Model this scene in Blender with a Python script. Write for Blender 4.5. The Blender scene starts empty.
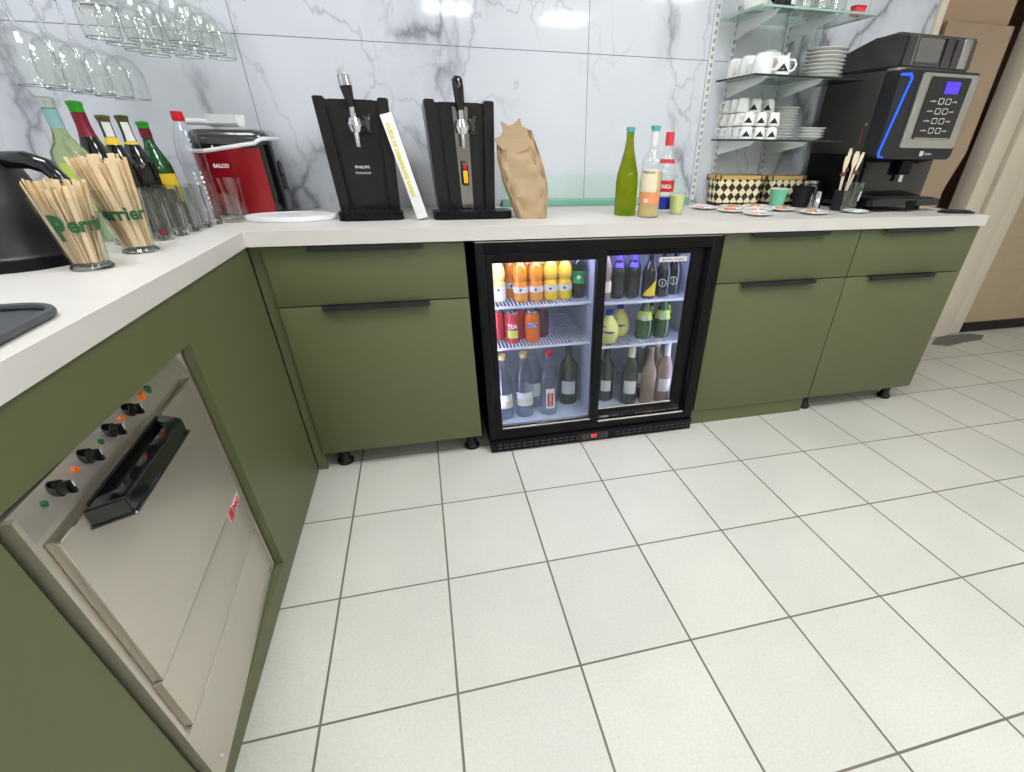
import bpy, bmesh, math, random
from mathutils import Vector, Matrix
R = math.radians
random.seed(7)
scene = bpy.context.scene
COL = scene.collection

# ------------------------------------------------------------------ camera, world, light, exposure
cd = bpy.data.cameras.new('camera'); cam = bpy.data.objects.new('camera', cd); COL.objects.link(cam)
rt = Vector((0.96752772, -0.25244677, 0.01267877)); up = Vector((0.12888715, 0.53587947, 0.83439876)); fw = Vector((0.21743556, 0.8056698, -0.55101538))
m3 = Matrix((rt, up, -fw)).transposed()
cam.matrix_world = Matrix.Translation((0.51287727, -1.70704189, 1.06986557)) @ m3.to_4x4()
cd.sensor_fit = 'HORIZONTAL'; cd.sensor_width = 36.0
cd.lens = 480.784 / 1024 * 36.0
cd.shift_x = -50.84 / 1024; cd.shift_y = 74.175 / 1024
cd.clip_start = 0.02
scene.camera = cam
scene.cycles.transparent_max_bounces = 48; scene.cycles.max_bounces = 14; scene.cycles.transmission_bounces = 12
w = bpy.data.worlds.new('world'); scene.world = w; w.use_nodes = True
w.node_tree.nodes['Background'].inputs[0].default_value = (0.75, 0.8, 0.9, 1)
w.node_tree.nodes['Background'].inputs[1].default_value = 0.3
vs = scene.view_settings
vs.view_transform = 'Standard'; vs.look = 'None'; vs.gamma = 1; vs.use_curve_mapping = False
vs.exposure = 0.07
PANEL_W = 19.0
CEIL_PANELS = [(1.16, -5.6), (2.75, -5.75), (1.75, -4.1), (-0.1, -4.3), (3.6, -4.0), (1.9, -1.6), (3.1, -2.0), (-0.15, -0.75), (1.25, -0.85)]  # the pair nearest the back wall is unseen, added to brighten that wall

# ------------------------------------------------------------------ materials
def srgb(r, g, b):
    f = lambda c: (c/255/12.92) if c/255 <= 0.04045 else ((c/255+0.055)/1.055)**2.4
    return (f(r), f(g), f(b), 1)
def mat(name, c, rough=0.5, metal=0.0, trans=0.0, ior=1.45, vary=0.04, scale=18.0, bump=0.0, coat=0.0, emit=None, es=0.0, aniso=None):
    m = bpy.data.materials.new(name); m.use_nodes = True; nt = m.node_tree; b = nt.nodes['Principled BSDF']
    b.inputs['Roughness'].default_value = rough; b.inputs['Metallic'].default_value = metal
    b.inputs['Transmission Weight'].default_value = trans; b.inputs['IOR'].default_value = ior
    b.inputs['Coat Weight'].default_value = coat; b.inputs['Coat Roughness'].default_value = 0.08
    col = srgb(*c)
    tc = nt.nodes.new('ShaderNodeTexCoord'); n = nt.nodes.new('ShaderNodeTexNoise'); n.inputs['Scale'].default_value = scale; n.inputs['Detail'].default_value = 4
    if aniso:
        mp = nt.nodes.new('ShaderNodeMapping'); mp.inputs['Scale'].default_value = aniso
        nt.links.new(tc.outputs['Object'], mp.inputs[0]); nt.links.new(mp.outputs[0], n.inputs['Vector'])
    else: nt.links.new(tc.outputs['Object'], n.inputs['Vector'])
    r = nt.nodes.new('ShaderNodeMapRange'); r.inputs['To Min'].default_value = 1-vary; r.inputs['To Max'].default_value = 1+vary
    nt.links.new(n.outputs['Fac'], r.inputs['Value'])
    mx = nt.nodes.new('ShaderNodeVectorMath'); mx.operation = 'SCALE'; mx.inputs[0].default_value = col[:3]
    nt.links.new(r.outputs[0], mx.inputs['Scale']); nt.links.new(mx.outputs[0], b.inputs['Base Color'])
    if bump:
        bp = nt.nodes.new('ShaderNodeBump'); bp.inputs['Strength'].default_value = bump; bp.inputs['Distance'].default_value = 0.002
        nt.links.new(n.outputs['Fac'], bp.inputs['Height']); nt.links.new(bp.outputs[0], b.inputs['Normal'])
    if emit:
        b.inputs['Emission Color'].default_value = srgb(*emit); b.inputs['Emission Strength'].default_value = es
    return m
def sheet_glass(name, tint=(235, 242, 240), refl=0.9):
    m = bpy.data.materials.new(name); m.use_nodes = True; nt = m.node_tree; nt.nodes.clear()
    o = nt.nodes.new('ShaderNodeOutputMaterial'); t = nt.nodes.new('ShaderNodeBsdfTransparent'); t.inputs[0].default_value = srgb(*tint)
    g = nt.nodes.new('ShaderNodeBsdfGlossy'); g.inputs['Roughness'].default_value = 0.02; fr = nt.nodes.new('ShaderNodeLayerWeight'); fr.inputs['Blend'].default_value = 0.5
    pw = nt.nodes.new('ShaderNodeMath'); pw.operation = 'POWER'; pw.inputs[1].default_value = 4.0; nt.links.new(fr.outputs['Facing'], pw.inputs[0])
    mu = nt.nodes.new('ShaderNodeMapRange'); mu.inputs['To Min'].default_value = 0.04*refl; mu.inputs['To Max'].default_value = min(0.9, 0.6*refl)
    nt.links.new(pw.outputs[0], mu.inputs['Value'])
    mx = nt.nodes.new('ShaderNodeMixShader'); nt.links.new(mu.outputs[0], mx.inputs[0]); nt.links.new(t.outputs[0], mx.inputs[1]); nt.links.new(g.outputs[0], mx.inputs[2]); nt.links.new(mx.outputs[0], o.inputs[0])
    return m
def marble_mat():
    m = bpy.data.materials.new('grey_veined_marble_tile'); m.use_nodes = True; nt = m.node_tree; b = nt.nodes['Principled BSDF']; L = nt.links
    N = nt.nodes.new
    tc = N('ShaderNodeTexCoord')
    def veins(scale, seed, lo, hi, rot, sx=1.0):
        mp = N('ShaderNodeMapping'); mp.inputs['Location'].default_value = (seed, seed*0.7, seed*1.3); mp.inputs['Rotation'].default_value = (0, rot, 0); mp.inputs['Scale'].default_value = (1, 1, sx)
        L.new(tc.outputs['Object'], mp.inputs[0])
        n = N('ShaderNodeTexNoise'); n.inputs['Scale'].default_value = scale*1.25; n.inputs['Detail'].default_value = 6; n.inputs['Roughness'].default_value = 0.52
        L.new(mp.outputs[0], n.inputs['Vector'])
        s = N('ShaderNodeVectorMath'); s.operation = 'SCALE'; s.inputs['Scale'].default_value = 0.55
        L.new(n.outputs['Color'], s.inputs[0])
        a = N('ShaderNodeVectorMath'); L.new(mp.outputs[0], a.inputs[0]); L.new(s.outputs[0], a.inputs[1])
        v = N('ShaderNodeTexVoronoi'); v.feature = 'DISTANCE_TO_EDGE'; v.inputs['Scale'].default_value = scale
        L.new(a.outputs[0], v.inputs['Vector'])
        r = N('ShaderNodeMapRange'); r.inputs['From Min'].default_value = lo; r.inputs['From Max'].default_value = hi; r.inputs['To Min'].default_value = 1; r.inputs['To Max'].default_value = 0
        L.new(v.outputs['Distance'], r.inputs['Value'])
        p = N('ShaderNodeMath'); p.operation = 'POWER'; p.inputs[1].default_value = 1.6; L.new(r.outputs[0], p.inputs[0])
        # break the veins up with a slow mask
        k = N('ShaderNodeTexNoise'); k.inputs['Scale'].default_value = 3.2; L.new(mp.outputs[0], k.inputs['Vector'])
        kr = N('ShaderNodeMapRange'); kr.inputs['From Min'].default_value = 0.40; kr.inputs['From Max'].default_value = 0.56; L.new(k.outputs['Fac'], kr.inputs['Value'])
        q = N('ShaderNodeMath'); q.operation = 'MULTIPLY'; L.new(p.outputs[0], q.inputs[0]); L.new(kr.outputs[0], q.inputs[1])
        return q.outputs[0]
    v1 = veins(1.9, 3.1, 0.0, 0.035, 0.6, 0.6); v2 = veins(1.9, 3.1, 0.0, 0.15, 0.6, 0.6); v3 = veins(3.4, 8.4, 0.0, 0.030, -0.7, 0.7)
    cl = N('ShaderNodeTexNoise'); cl.inputs['Scale'].default_value = 1.7; cl.inputs['Detail'].default_value = 5; L.new(tc.outputs['Object'], cl.inputs['Vector'])
    base = N('ShaderNodeMixRGB'); base.inputs[1].default_value = srgb(200, 202, 208); base.inputs[2].default_value = srgb(226, 228, 234); L.new(cl.outputs['Fac'], base.inputs[0])
    cur = base.outputs[0]
    for fac, amt, c in ((v2, 0.42, (150, 151, 160)), (v1, 0.75, (104, 104, 112)), (v3, 0.45, (128, 128, 136))):
        mu = N('ShaderNodeMath'); mu.operation = 'MULTIPLY'; mu.inputs[1].default_value = amt; L.new(fac, mu.inputs[0])
        x = N('ShaderNodeMixRGB'); L.new(mu.outputs[0], x.inputs[0]); L.new(cur, x.inputs[1]); x.inputs[2].default_value = srgb(*c); cur = x.outputs[0]
    # joints of the large wall tiles
    mp = N('ShaderNodeMapping'); mp.inputs['Rotation'].default_value = (R(90), 0, 0); mp.inputs['Location'].default_value = (0.25, -1.352, 0)
    sep = N('ShaderNodeSeparateXYZ'); cmb = N('ShaderNodeCombineXYZ'); L.new(tc.outputs['Object'], sep.inputs[0])
    L.new(sep.outputs['X'], cmb.inputs['X'])
    zz = N('ShaderNodeMath'); zz.operation = 'ADD'; zz.inputs[1].default_value = 0.6-1.352+0.6; L.new(sep.outputs['Z'], zz.inputs[0]); L.new(zz.outputs[0], cmb.inputs['Y'])
    br = N('ShaderNodeTexBrick'); br.offset = 0; br.squash = 1; br.inputs['Scale'].default_value = 1; br.inputs['Brick Width'].default_value = 1.2; br.inputs['Row Height'].default_value = 0.6
    br.inputs['Mortar Size'].default_value = 0.0012; br.inputs['Mortar Smooth'].default_value = 0.0
    L.new(cmb.outputs[0], br.inputs['Vector'])
    x = N('ShaderNodeMixRGB'); L.new(br.outputs['Fac'], x.inputs[0]); L.new(cur, x.inputs[1]); x.inputs[2].default_value = srgb(120, 122, 128)
    L.new(x.outputs[0], b.inputs['Base Color'])
    b.inputs['Roughness'].default_value = 0.06; b.inputs['Specular IOR Level'].default_value = 0.6
    return m
def floor_mat():
    m = bpy.data.materials.new('cream_floor_tile'); m.use_nodes = True; nt = m.node_tree; b = nt.nodes['Principled BSDF']; L = nt.links; N = nt.nodes.new
    tc = N('ShaderNodeTexCoord'); mp = N('ShaderNodeMapping'); L.new(tc.outputs['Object'], mp.inputs[0])
    mp.inputs['Location'].default_value = (-0.1548+0.297*40, -0.047+0.3615*40, 0)
    br = N('ShaderNodeTexBrick'); br.offset = 0; br.squash = 1; br.inputs['Scale'].default_value = 1; br.inputs['Brick Width'].default_value = 0.29696; br.inputs['Row Height'].default_value = 0.36151
    br.inputs['Mortar Size'].default_value = 0.0031; br.inputs['Mortar Smooth'].default_value = 0.25; br.inputs['Bias'].default_value = 0
    br.inputs['Color1'].default_value = srgb(203, 200, 188); br.inputs['Color2'].default_value = srgb(198, 195, 184)
    L.new(mp.outputs[0], br.inputs['Vector'])
    n1 = N('ShaderNodeTexNoise'); n1.inputs['Scale'].default_value = 160; n1.inputs['Detail'].default_value = 3; L.new(tc.outputs['Object'], n1.inputs['Vector'])
    n2 = N('ShaderNodeTexNoise'); n2.inputs['Scale'].default_value = 2.2; n2.inputs['Detail'].default_value = 5; L.new(tc.outputs['Object'], n2.inputs['Vector'])
    def mr(node, lo, hi):
        r = N('ShaderNodeMapRange'); r.inputs['From Min'].default_value = 0.3; r.inputs['From Max'].default_value = 0.7; r.inputs['To Min'].default_value = lo; r.inputs['To Max'].default_value = hi
        L.new(node.outputs['Fac'], r.inputs['Value']); return r.outputs[0]
    k = N('ShaderNodeMath'); k.operation = 'MULTIPLY'; L.new(mr(n1, 0.93, 1.04), k.inputs[0]); L.new(mr(n2, 0.93, 1.05), k.inputs[1])
    s = N('ShaderNodeVectorMath'); s.operation = 'SCALE'; L.new(br.outputs['Color'], s.inputs[0]); L.new(k.outputs[0], s.inputs['Scale'])
    g = N('ShaderNodeMixRGB'); L.new(br.outputs['Fac'], g.inputs[0]); L.new(s.outputs[0], g.inputs[1])
    n3 = N('ShaderNodeTexNoise'); n3.inputs['Scale'].default_value = 3.0; L.new(tc.outputs['Object'], n3.inputs['Vector'])
    gc = N('ShaderNodeMixRGB'); gc.inputs[1].default_value = srgb(84, 78, 68); gc.inputs[2].default_value = srgb(126, 119, 104); L.new(n3.outputs['Fac'], gc.inputs[0])
    L.new(gc.outputs[0], g.inputs[2]); L.new(g.outputs[0], b.inputs['Base Color'])
    b.inputs['Roughness'].default_value = 0.42
    bp = N('ShaderNodeBump'); bp.inputs['Strength'].default_value = 0.35; bp.inputs['Distance'].default_value = 0.002; bp.invert = True
    L.new(br.outputs['Fac'], bp.inputs['Height']); L.new(bp.outputs[0], b.inputs['Normal'])
    return m
def tile_mat(name, c, w, h, mort, axis='X', rough=0.4, size=0.004):
    m = bpy.data.materials.new(name); m.use_nodes = True; nt = m.node_tree; b = nt.nodes['Principled BSDF']; L = nt.links; N = nt.nodes.new
    tc = N('ShaderNodeTexCoord'); sep = N('ShaderNodeSeparateXYZ'); cmb = N('ShaderNodeCombineXYZ'); L.new(tc.outputs['Object'], sep.inputs[0])
    L.new(sep.outputs[axis], cmb.inputs['X']); L.new(sep.outputs['Z'], cmb.inputs['Y'])
    br = N('ShaderNodeTexBrick'); br.offset = 0; br.inputs['Scale'].default_value = 1; br.inputs['Brick Width'].default_value = w; br.inputs['Row Height'].default_value = h
    br.inputs['Mortar Size'].default_value = size; br.inputs['Color1'].default_value = srgb(*c); br.inputs['Color2'].default_value = srgb(*[x*0.97 for x in c]); br.inputs['Mortar'].default_value = srgb(*mort)
    L.new(cmb.outputs[0], br.inputs['Vector']); L.new(br.outputs['Color'], b.inputs['Base Color']); b.inputs['Roughness'].default_value = rough
    return m

M = {}
M['marble'] = marble_mat()
M['floor'] = floor_mat()
M['green'] = mat('olive_green_laminate', (93, 97, 65), 0.42, vary=0.05, scale=60)
M['green_edge'] = mat('olive_green_panel_edge', (92, 96, 60), 0.5)
M['counter'] = mat('pale_stone_worktop', (207, 201, 195), 0.38, vary=0.05, scale=11, bump=0.02)
M['black'] = mat('black_plastic', (9, 9, 10), 0.38, vary=0.1)
for k_ in ('black',): M[k_].node_tree.nodes['Principled BSDF'].inputs['Specular IOR Level'].default_value = 0.22
M['tap_black'] = mat('satin_black_plastic', (20, 20, 22), 0.3, vary=0.1)
M['hopper_front'] = mat('smoked_window', (112, 108, 106), 0.12, metal=0.3, coat=0.8)
M['edge_pale'] = mat('pale_glass_edge', (158, 186, 172), 0.15)
M['black_gloss'] = mat('gloss_black_plastic', (12, 12, 14), 0.12, coat=0.5)
M['black_matt'] = mat('matt_black', (12, 12, 13), 0.6)
M['charcoal'] = mat('charcoal_plastic', (34, 34, 36), 0.4)
M['dark_grey'] = mat('dark_grey_plastic', (70, 71, 72), 0.45)
M['handle'] = mat('anthracite_aluminium', (52, 52, 54), 0.32, metal=0.6)
M['steel'] = mat('brushed_steel', (214, 208, 197), 0.46, metal=1, vary=0.05, scale=8, aniso=(1, 1, 60))
M['steel_edge'] = mat('polished_steel_edge', (225, 222, 215), 0.18, metal=1)
M['dark_steel'] = mat('dark_polished_steel', (150, 146, 142), 0.16, metal=1)
M['chrome'] = mat('chrome', (225, 225, 228), 0.07, metal=1)
M['white_metal'] = mat('white_painted_metal', (222, 222, 220), 0.35)
M['slot'] = mat('dark_slot', (60, 60, 62), 0.7)
M['white'] = mat('white_plastic', (232, 232, 232), 0.3)
M['china'] = mat('white_china', (236, 235, 230), 0.12, coat=0.4)
M['print_black'] = mat('black_print', (18, 18, 18), 0.5)
M['print_white'] = mat('white_print', (225, 225, 225), 0.5)
M['print_green'] = mat('green_print', (22, 92, 54), 0.5)
M['print_red'] = mat('red_print', (196, 30, 34), 0.45)
M['print_yellow'] = mat('yellow_print', (224, 216, 40), 0.5)
M['print_blue'] = mat('blue_print', (30, 40, 150), 0.45)
M['red_metal'] = mat('metallic_red_panel', (150, 6, 22), 0.2, metal=0.45, coat=0.6, vary=0.05)
M['glass'] = mat('clear_glass', (250, 252, 250), 0.0, trans=1, ior=1.45, vary=0)
M['thin_glass'] = sheet_glass('door_glass_pane', (244, 247, 249), 0.6)
M['clear_wall'] = sheet_glass('thin_clear_glass', (253, 254, 253), 1.4)
M['shelf_glass'] = sheet_glass('shelf_sheet_glass', (230, 239, 234), 1.0)
M['glass_edge'] = mat('green_glass_edge', (120, 172, 150), 0.15, vary=0.05)
M['dark_glass_edge'] = mat('dark_glass_edge', (30, 38, 36), 0.15)
M['pet'] = sheet_glass('clear_plastic', (250, 251, 253), 1.6)
M['olive_glass'] = mat('olive_green_bottle_glass', (158, 164, 22), 0.03, trans=0.95, ior=1.3, vary=0.03)
M['clear_green'] = mat('pale_green_bottle_glass', (206, 222, 168), 0.03, trans=0.9, ior=1.2, vary=0.02)
M['dark_bottle'] = mat('dark_bottle_glass', (10, 14, 10), 0.05, coat=0.6)
M['green_bottle'] = mat('deep_green_bottle_glass', (18, 74, 26), 0.05, coat=0.6)
M['wine_green'] = mat('wine_green_bottle_glass', (46, 54, 40), 0.06, coat=0.6)
M['rose_liquid'] = mat('peach_wine_in_glass', (228, 200, 140), 0.1, trans=0.2, ior=1.2, vary=0.03)
M['rose_bottle'] = mat('pink_rose_wine_in_glass', (206, 178, 158), 0.05, trans=0.55, ior=1.2, coat=0.5)
M['lemon'] = mat('cloudy_lemon_drink', (222, 226, 150), 0.3)
M['pane_clear'] = sheet_glass('splash_pane', (250, 254, 251), 0.2)
M['water'] = sheet_glass('water_in_glass', (248, 251, 252), 0.8)
M['wood'] = mat('pale_birch_wood', (236, 212, 172), 0.6, vary=0.1, scale=30)
M['wood_dark'] = mat('birch_wood_darker', (218, 188, 142), 0.6, vary=0.1, scale=30)
M['kraft'] = mat('brown_kraft_paper', (176, 150, 118), 0.75, vary=0.12, scale=9, bump=0.8)
M['bamboo'] = mat('bamboo_rim', (206, 172, 104), 0.5, vary=0.12)
M['straw'] = mat('pale_woven_straw', (226, 208, 160), 0.65, vary=0.08)
M['brown_weave'] = mat('dark_brown_weave', (48, 34, 26), 0.65)
M['mint'] = mat('mint_green_paper', (120, 196, 160), 0.5)
M['orange'] = mat('orange_juice', (240, 142, 28), 0.15, coat=0.6)
M['yellow'] = mat('yellow_juice', (244, 198, 62), 0.15, coat=0.6)
M['paleyellow'] = mat('pale_yellow_juice', (226, 214, 130), 0.15, coat=0.6)
M['squash'] = mat('cloudy_yellow_soda', (226, 216, 120), 0.15, coat=0.6)
M['can_red'] = mat('pink_red_can', (206, 60, 66), 0.25, metal=0.3)
M['can_orange'] = mat('orange_can', (236, 112, 26), 0.25, metal=0.3)
M['can_purple'] = mat('purple_can', (86, 40, 70), 0.25, metal=0.3)
M['label_white'] = mat('white_paper_label', (222, 220, 214), 0.55)
M['label_cream'] = mat('cream_paper_label', (226, 214, 184), 0.55)
M['label_peach'] = mat('peach_paper_label', (232, 150, 100), 0.55)
M['label_green'] = mat('green_paper_label', (44, 150, 74), 0.55)
M['label_yellow'] = mat('yellow_paper_label', (232, 196, 40), 0.55)
M['label_gold'] = mat('gold_paper_label', (206, 176, 110), 0.45)
M['label_orange'] = mat('orange_paper_label', (226, 150, 60), 0.5)
M['label_lime'] = mat('lime_paper_label', (190, 208, 92), 0.5)
M['foil_red'] = mat('dark_red_foil', (120, 24, 40), 0.35, metal=0.2)
M['foil_green'] = mat('bright_green_foil', (40, 150, 30), 0.35)
M['foil_olive'] = mat('olive_foil', (84, 84, 36), 0.35, metal=0.3)
M['cap_teal'] = mat('teal_cap', (96, 176, 176), 0.35)
M['teal_neck'] = mat('pale_teal_neck', (150, 196, 200), 0.12, trans=0.3)
M['cap_silver'] = mat('silver_cap', (196, 204, 202), 0.3, metal=0.5)
M['cap_red'] = mat('red_cap', (206, 26, 34), 0.35)
M['cap_pink'] = mat('coral_red_cap', (226, 62, 74), 0.4)
M['cap_purple'] = mat('bluish_purple_cap', (96, 70, 220), 0.35)
M['liner'] = mat('pale_grey_fridge_lining', (186, 189, 202), 0.4)
M['wire'] = mat('white_coated_wire', (226, 228, 240), 0.35)
M['led'] = mat('cool_white_led', (240, 240, 255), 0.5, emit=(205, 208, 255), es=34)
M['blue_led'] = mat('blue_light_strip', (30, 80, 255), 0.4, emit=(24, 84, 255), es=1.3)
M['screen'] = mat('violet_blue_screen', (60, 40, 230), 0.3, emit=(72, 50, 245), es=1.3)
M['red_led'] = mat('red_display_digits', (230, 30, 40), 0.4, emit=(255, 40, 60), es=1.8)
M['amber'] = mat('amber_lit_window', (240, 140, 20), 0.4, emit=(250, 150, 20), es=0.7)
M['panel_light'] = mat('ceiling_light_diffuser', (255, 255, 255), 0.5, emit=(246, 251, 255), es=PANEL_W)
M['wallpaint'] = mat('off_white_wall_paint', (240, 236, 228), 0.7, vary=0.03, scale=3)
M['tan'] = mat('tan_painted_wall', (188, 158, 132), 0.7, vary=0.05, scale=3)
M['board'] = mat('brown_board', (176, 152, 128), 0.65, vary=0.05, scale=5)
M['frame'] = mat('cream_painted_post', (216, 204, 184), 0.45, vary=0.05, scale=6)
M['beige_tile'] = tile_mat('beige_wall_tile', (178, 160, 130), 0.13, 0.10, (160, 143, 115), size=0.0012)
M['dirt_black'] = mat('black_grimy_skirting', (22, 19, 16), 0.6, vary=0.3, scale=20)
M['ceil'] = mat('white_ceiling', (226, 226, 222), 0.8)
M['rubber'] = mat('black_rubber', (14, 14, 14), 0.55)
M['purple'] = mat('dark_purple_plastic', (112, 52, 70), 0.4)
M['cloth_dark'] = mat('dark_grey_cloth', (38, 38, 42), 0.85, vary=0.2, bump=0.3)
M['mat_grey'] = mat('worn_grey_threshold', (104, 104, 98), 0.7, vary=0.3, scale=30)
M['food'] = mat('orange_biscuit', (214, 140, 84), 0.6, vary=0.2, scale=60)
M['food_pink'] = mat('pink_sachet', (222, 112, 104), 0.5)
M['smoke'] = mat('smoked_plastic', (60, 57, 58), 0.12, metal=0.0, coat=0.8)
M['machine_side'] = mat('dark_grey_metal_side', (62, 62, 58), 0.4, metal=0.3)
M['bezel'] = mat('grey_metal_fascia', (176, 174, 168), 0.25, metal=0.7)
M['key'] = mat('pale_key_outline', (214, 210, 200), 0.4)

# ------------------------------------------------------------------ geometry helpers
def tag(o, label=None, cat=None, group=None, kind=None):
    if label: o['label'] = label
    if cat: o['category'] = cat
    if group: o['group'] = group
    if kind: o['kind'] = kind
    return o
def thing(name, label, cat, loc=(0, 0, 0), rotz=0.0, group=None, rot=None):
    o = bpy.data.objects.new(name, None); COL.objects.link(o); o.empty_display_size = 0.02
    o.location = loc; o.rotation_euler = rot if rot else (0, 0, rotz)
    return tag(o, label, cat, group)
class G:
    """collects shapes into one mesh"""
    def __init__(s): s.bm = bmesh.new(); s.mats = []
    def mi(s, m):
        if m not in s.mats: s.mats.append(m)
        return s.mats.index(m)
    def _fin(s, geom_faces, m, smooth=False):
        i = s.mi(m)
        for f in geom_faces: f.material_index = i; f.smooth = smooth
    def box(s, x0, x1, y0, y1, z0, z1, m, bev=0.0, seg=2, mtx=None):
        r = bmesh.ops.create_cube(s.bm, size=1)
        vs = r['verts']
        for v in vs: v.co = Vector(((x0+x1)/2+v.co.x*(x1-x0), (y0+y1)/2+v.co.y*(y1-y0), (z0+z1)/2+v.co.z*(z1-z0)))
        if mtx: 
            for v in vs: v.co = mtx @ v.co
        fs = set(f for v in vs for f in v.link_faces)
        if bev:
            es = list(set(e for v in vs for e in v.link_edges))
            rr = bmesh.ops.bevel(s.bm, geom=es, offset=bev, segments=seg, affect='EDGES', profile=0.5)
            fs = set(f for v in rr['verts'] for f in v.link_faces) | set(f for f in fs if f.is_valid)
        s._fin([f for f in fs if f.is_valid], m, bool(bev))
        return s
    def lathe(s, prof, m, seg=24, c=(0, 0, 0), mtx=None, a0=0.0, a1=2*math.pi, smooth=True, sq=None):
        full = abs(a1-a0-2*math.pi) < 1e-6
        n = seg if full else seg+1
        rings = []
        for r, z in prof:
            if r < 1e-6:
                p = Vector((c[0], c[1], c[2]+z)); rings.append([s.bm.verts.new(mtx @ p if mtx else p)])
            else:
                ring = []
                for i in range(n):
                    a = a0+(a1-a0)*i/seg
                    p = Vector((c[0]+r*math.cos(a), c[1]+r*math.sin(a)*(sq or 1), c[2]+z))
                    ring.append(s.bm.verts.new(mtx @ p if mtx else p))
                rings.append(ring)
        fs = []
        for A, B in zip(rings, rings[1:]):
            for i in range(seg):
                j = (i+1) % n if full else i+1
                if len(A) == 1 and len(B) == 1: continue
                if len(A) == 1: vv = (A[0], B[i], B[j])
                elif len(B) == 1: vv = (A[i], A[j], B[0])
                else: vv = (A[i], A[j], B[j], B[i])
                try: fs.append(s.bm.faces.new(vv))
                except ValueError: pass
        s._fin(fs, m, smooth); return s
    def cyl(s, p0, p1, r, m, seg=12, r1=None, cap=True):
        p0 = Vector(p0); p1 = Vector(p1); d = p1-p0; h = d.length
        mt = Matrix.Translation(p0) @ d.to_track_quat('Z', 'Y').to_matrix().to_4x4()
        r1 = r if r1 is None else r1
        prof = [(r, 0), (r1, h)]
        if cap: prof = [(0, 0)]+prof+[(0, h)]
        i0 = len(s.bm.faces); s.lathe(prof, m, seg, mtx=mt); return s
    def tube(s, pts, r, m, seg=8, closed=False):
        pts = [Vector(p) for p in pts]; rings = []; n = len(pts)
        rr = r if isinstance(r, (list, tuple)) else [r]*n
        prev = None
        for i, p in enumerate(pts):
            a = pts[i-1] if i > 0 or closed else p; b = pts[(i+1) % n] if i < n-1 or closed else p
            t = (b-a).normalized()
            if prev is None:
                q = Vector((0, 0, 1)) if abs(t.z) < 0.9 else Vector((1, 0, 0)); prev = (q-t*q.dot(t)).normalized()
            else: prev = (prev-t*prev.dot(t)).normalized()
            bb = t.cross(prev)
            rings.append([s.bm.verts.new(p+(prev*math.cos(2*math.pi*k/seg)+bb*math.sin(2*math.pi*k/seg))*rr[i]) for k in range(seg)])
        fs = []
        for i in range(n if closed else n-1):
            A, B = rings[i], rings[(i+1) % n]
            for k in range(seg): fs.append(s.bm.faces.new((A[k], A[(k+1) % seg], B[(k+1) % seg], B[k])))
        if not closed:
            fs.append(s.bm.faces.new(rings[0][::-1])); fs.append(s.bm.faces.new(rings[-1]))
        s._fin(fs, m, True); return s
    def prism(s, outline, lo, hi, m, axis='z', mtx=None, smooth=False):
        """outline: list of 2-D points; extruded along axis between lo and hi"""
        def P(a, b, c):
            p = {'z': Vector((a, b, c)), 'y': Vector((a, c, b)), 'x': Vector((c, a, b))}[axis]
            return mtx @ p if mtx else p
        A = [s.bm.verts.new(P(a, b, lo)) for a, b in outline]; B = [s.bm.verts.new(P(a, b, hi)) for a, b in outline]
        fs = [s.bm.faces.new(A), s.bm.faces.new(B)]; n = len(A)
        side = [s.bm.faces.new((A[i], A[(i+1) % n], B[(i+1) % n], B[i])) for i in range(n)]
        s._fin(fs, m, False); s._fin(side, m, smooth); return s
    def quad(s, pts, m):
        f = s.bm.faces.new([s.bm.verts.new(Vector(p)) for p in pts]); s._fin([f], m); return s
    def build(s, name, parent=None, label=None, loc=None):
        bmesh.ops.recalc_face_normals(s.bm, faces=s.bm.faces[:])
        me = bpy.data.meshes.new(name); s.bm.to_mesh(me); s.bm.free()
        for m in s.mats: me.materials.append(m)
        o = bpy.data.objects.new(name, me); COL.objects.link(o)
        if parent: o.parent = parent
        if label: o['label'] = label
        if loc: o.location = loc
        # keep flat faces flat beside smooth ones
        if hasattr(me, 'set_sharp_from_angle'): me.set_sharp_from_angle(angle=R(38))
        return o
def tree_copy(o, parent=None, loc=None, rotz=None, label=None):
    c = o.copy(); COL.objects.link(c)
    if parent: c.parent = parent
    if loc is not None: c.location = loc
    if rotz is not None: c.rotation_euler = (0, 0, rotz)
    if label: c['label'] = label
    for ch in list(o.children): tree_copy(ch, c)
    return c
def rrect(w, h, r, n=5, cx=0, cy=0):
    out = []
    for qx, qy, a in ((w/2-r, h/2-r, 0), (-w/2+r, h/2-r, 90), (-w/2+r, -h/2+r, 180), (w/2-r, -h/2+r, 270)):
        for i in range(n+1):
            t = R(a+90*i/n); out.append((cx+qx+r*math.cos(t), cy+qy+r*math.sin(t)))
    return out
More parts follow.
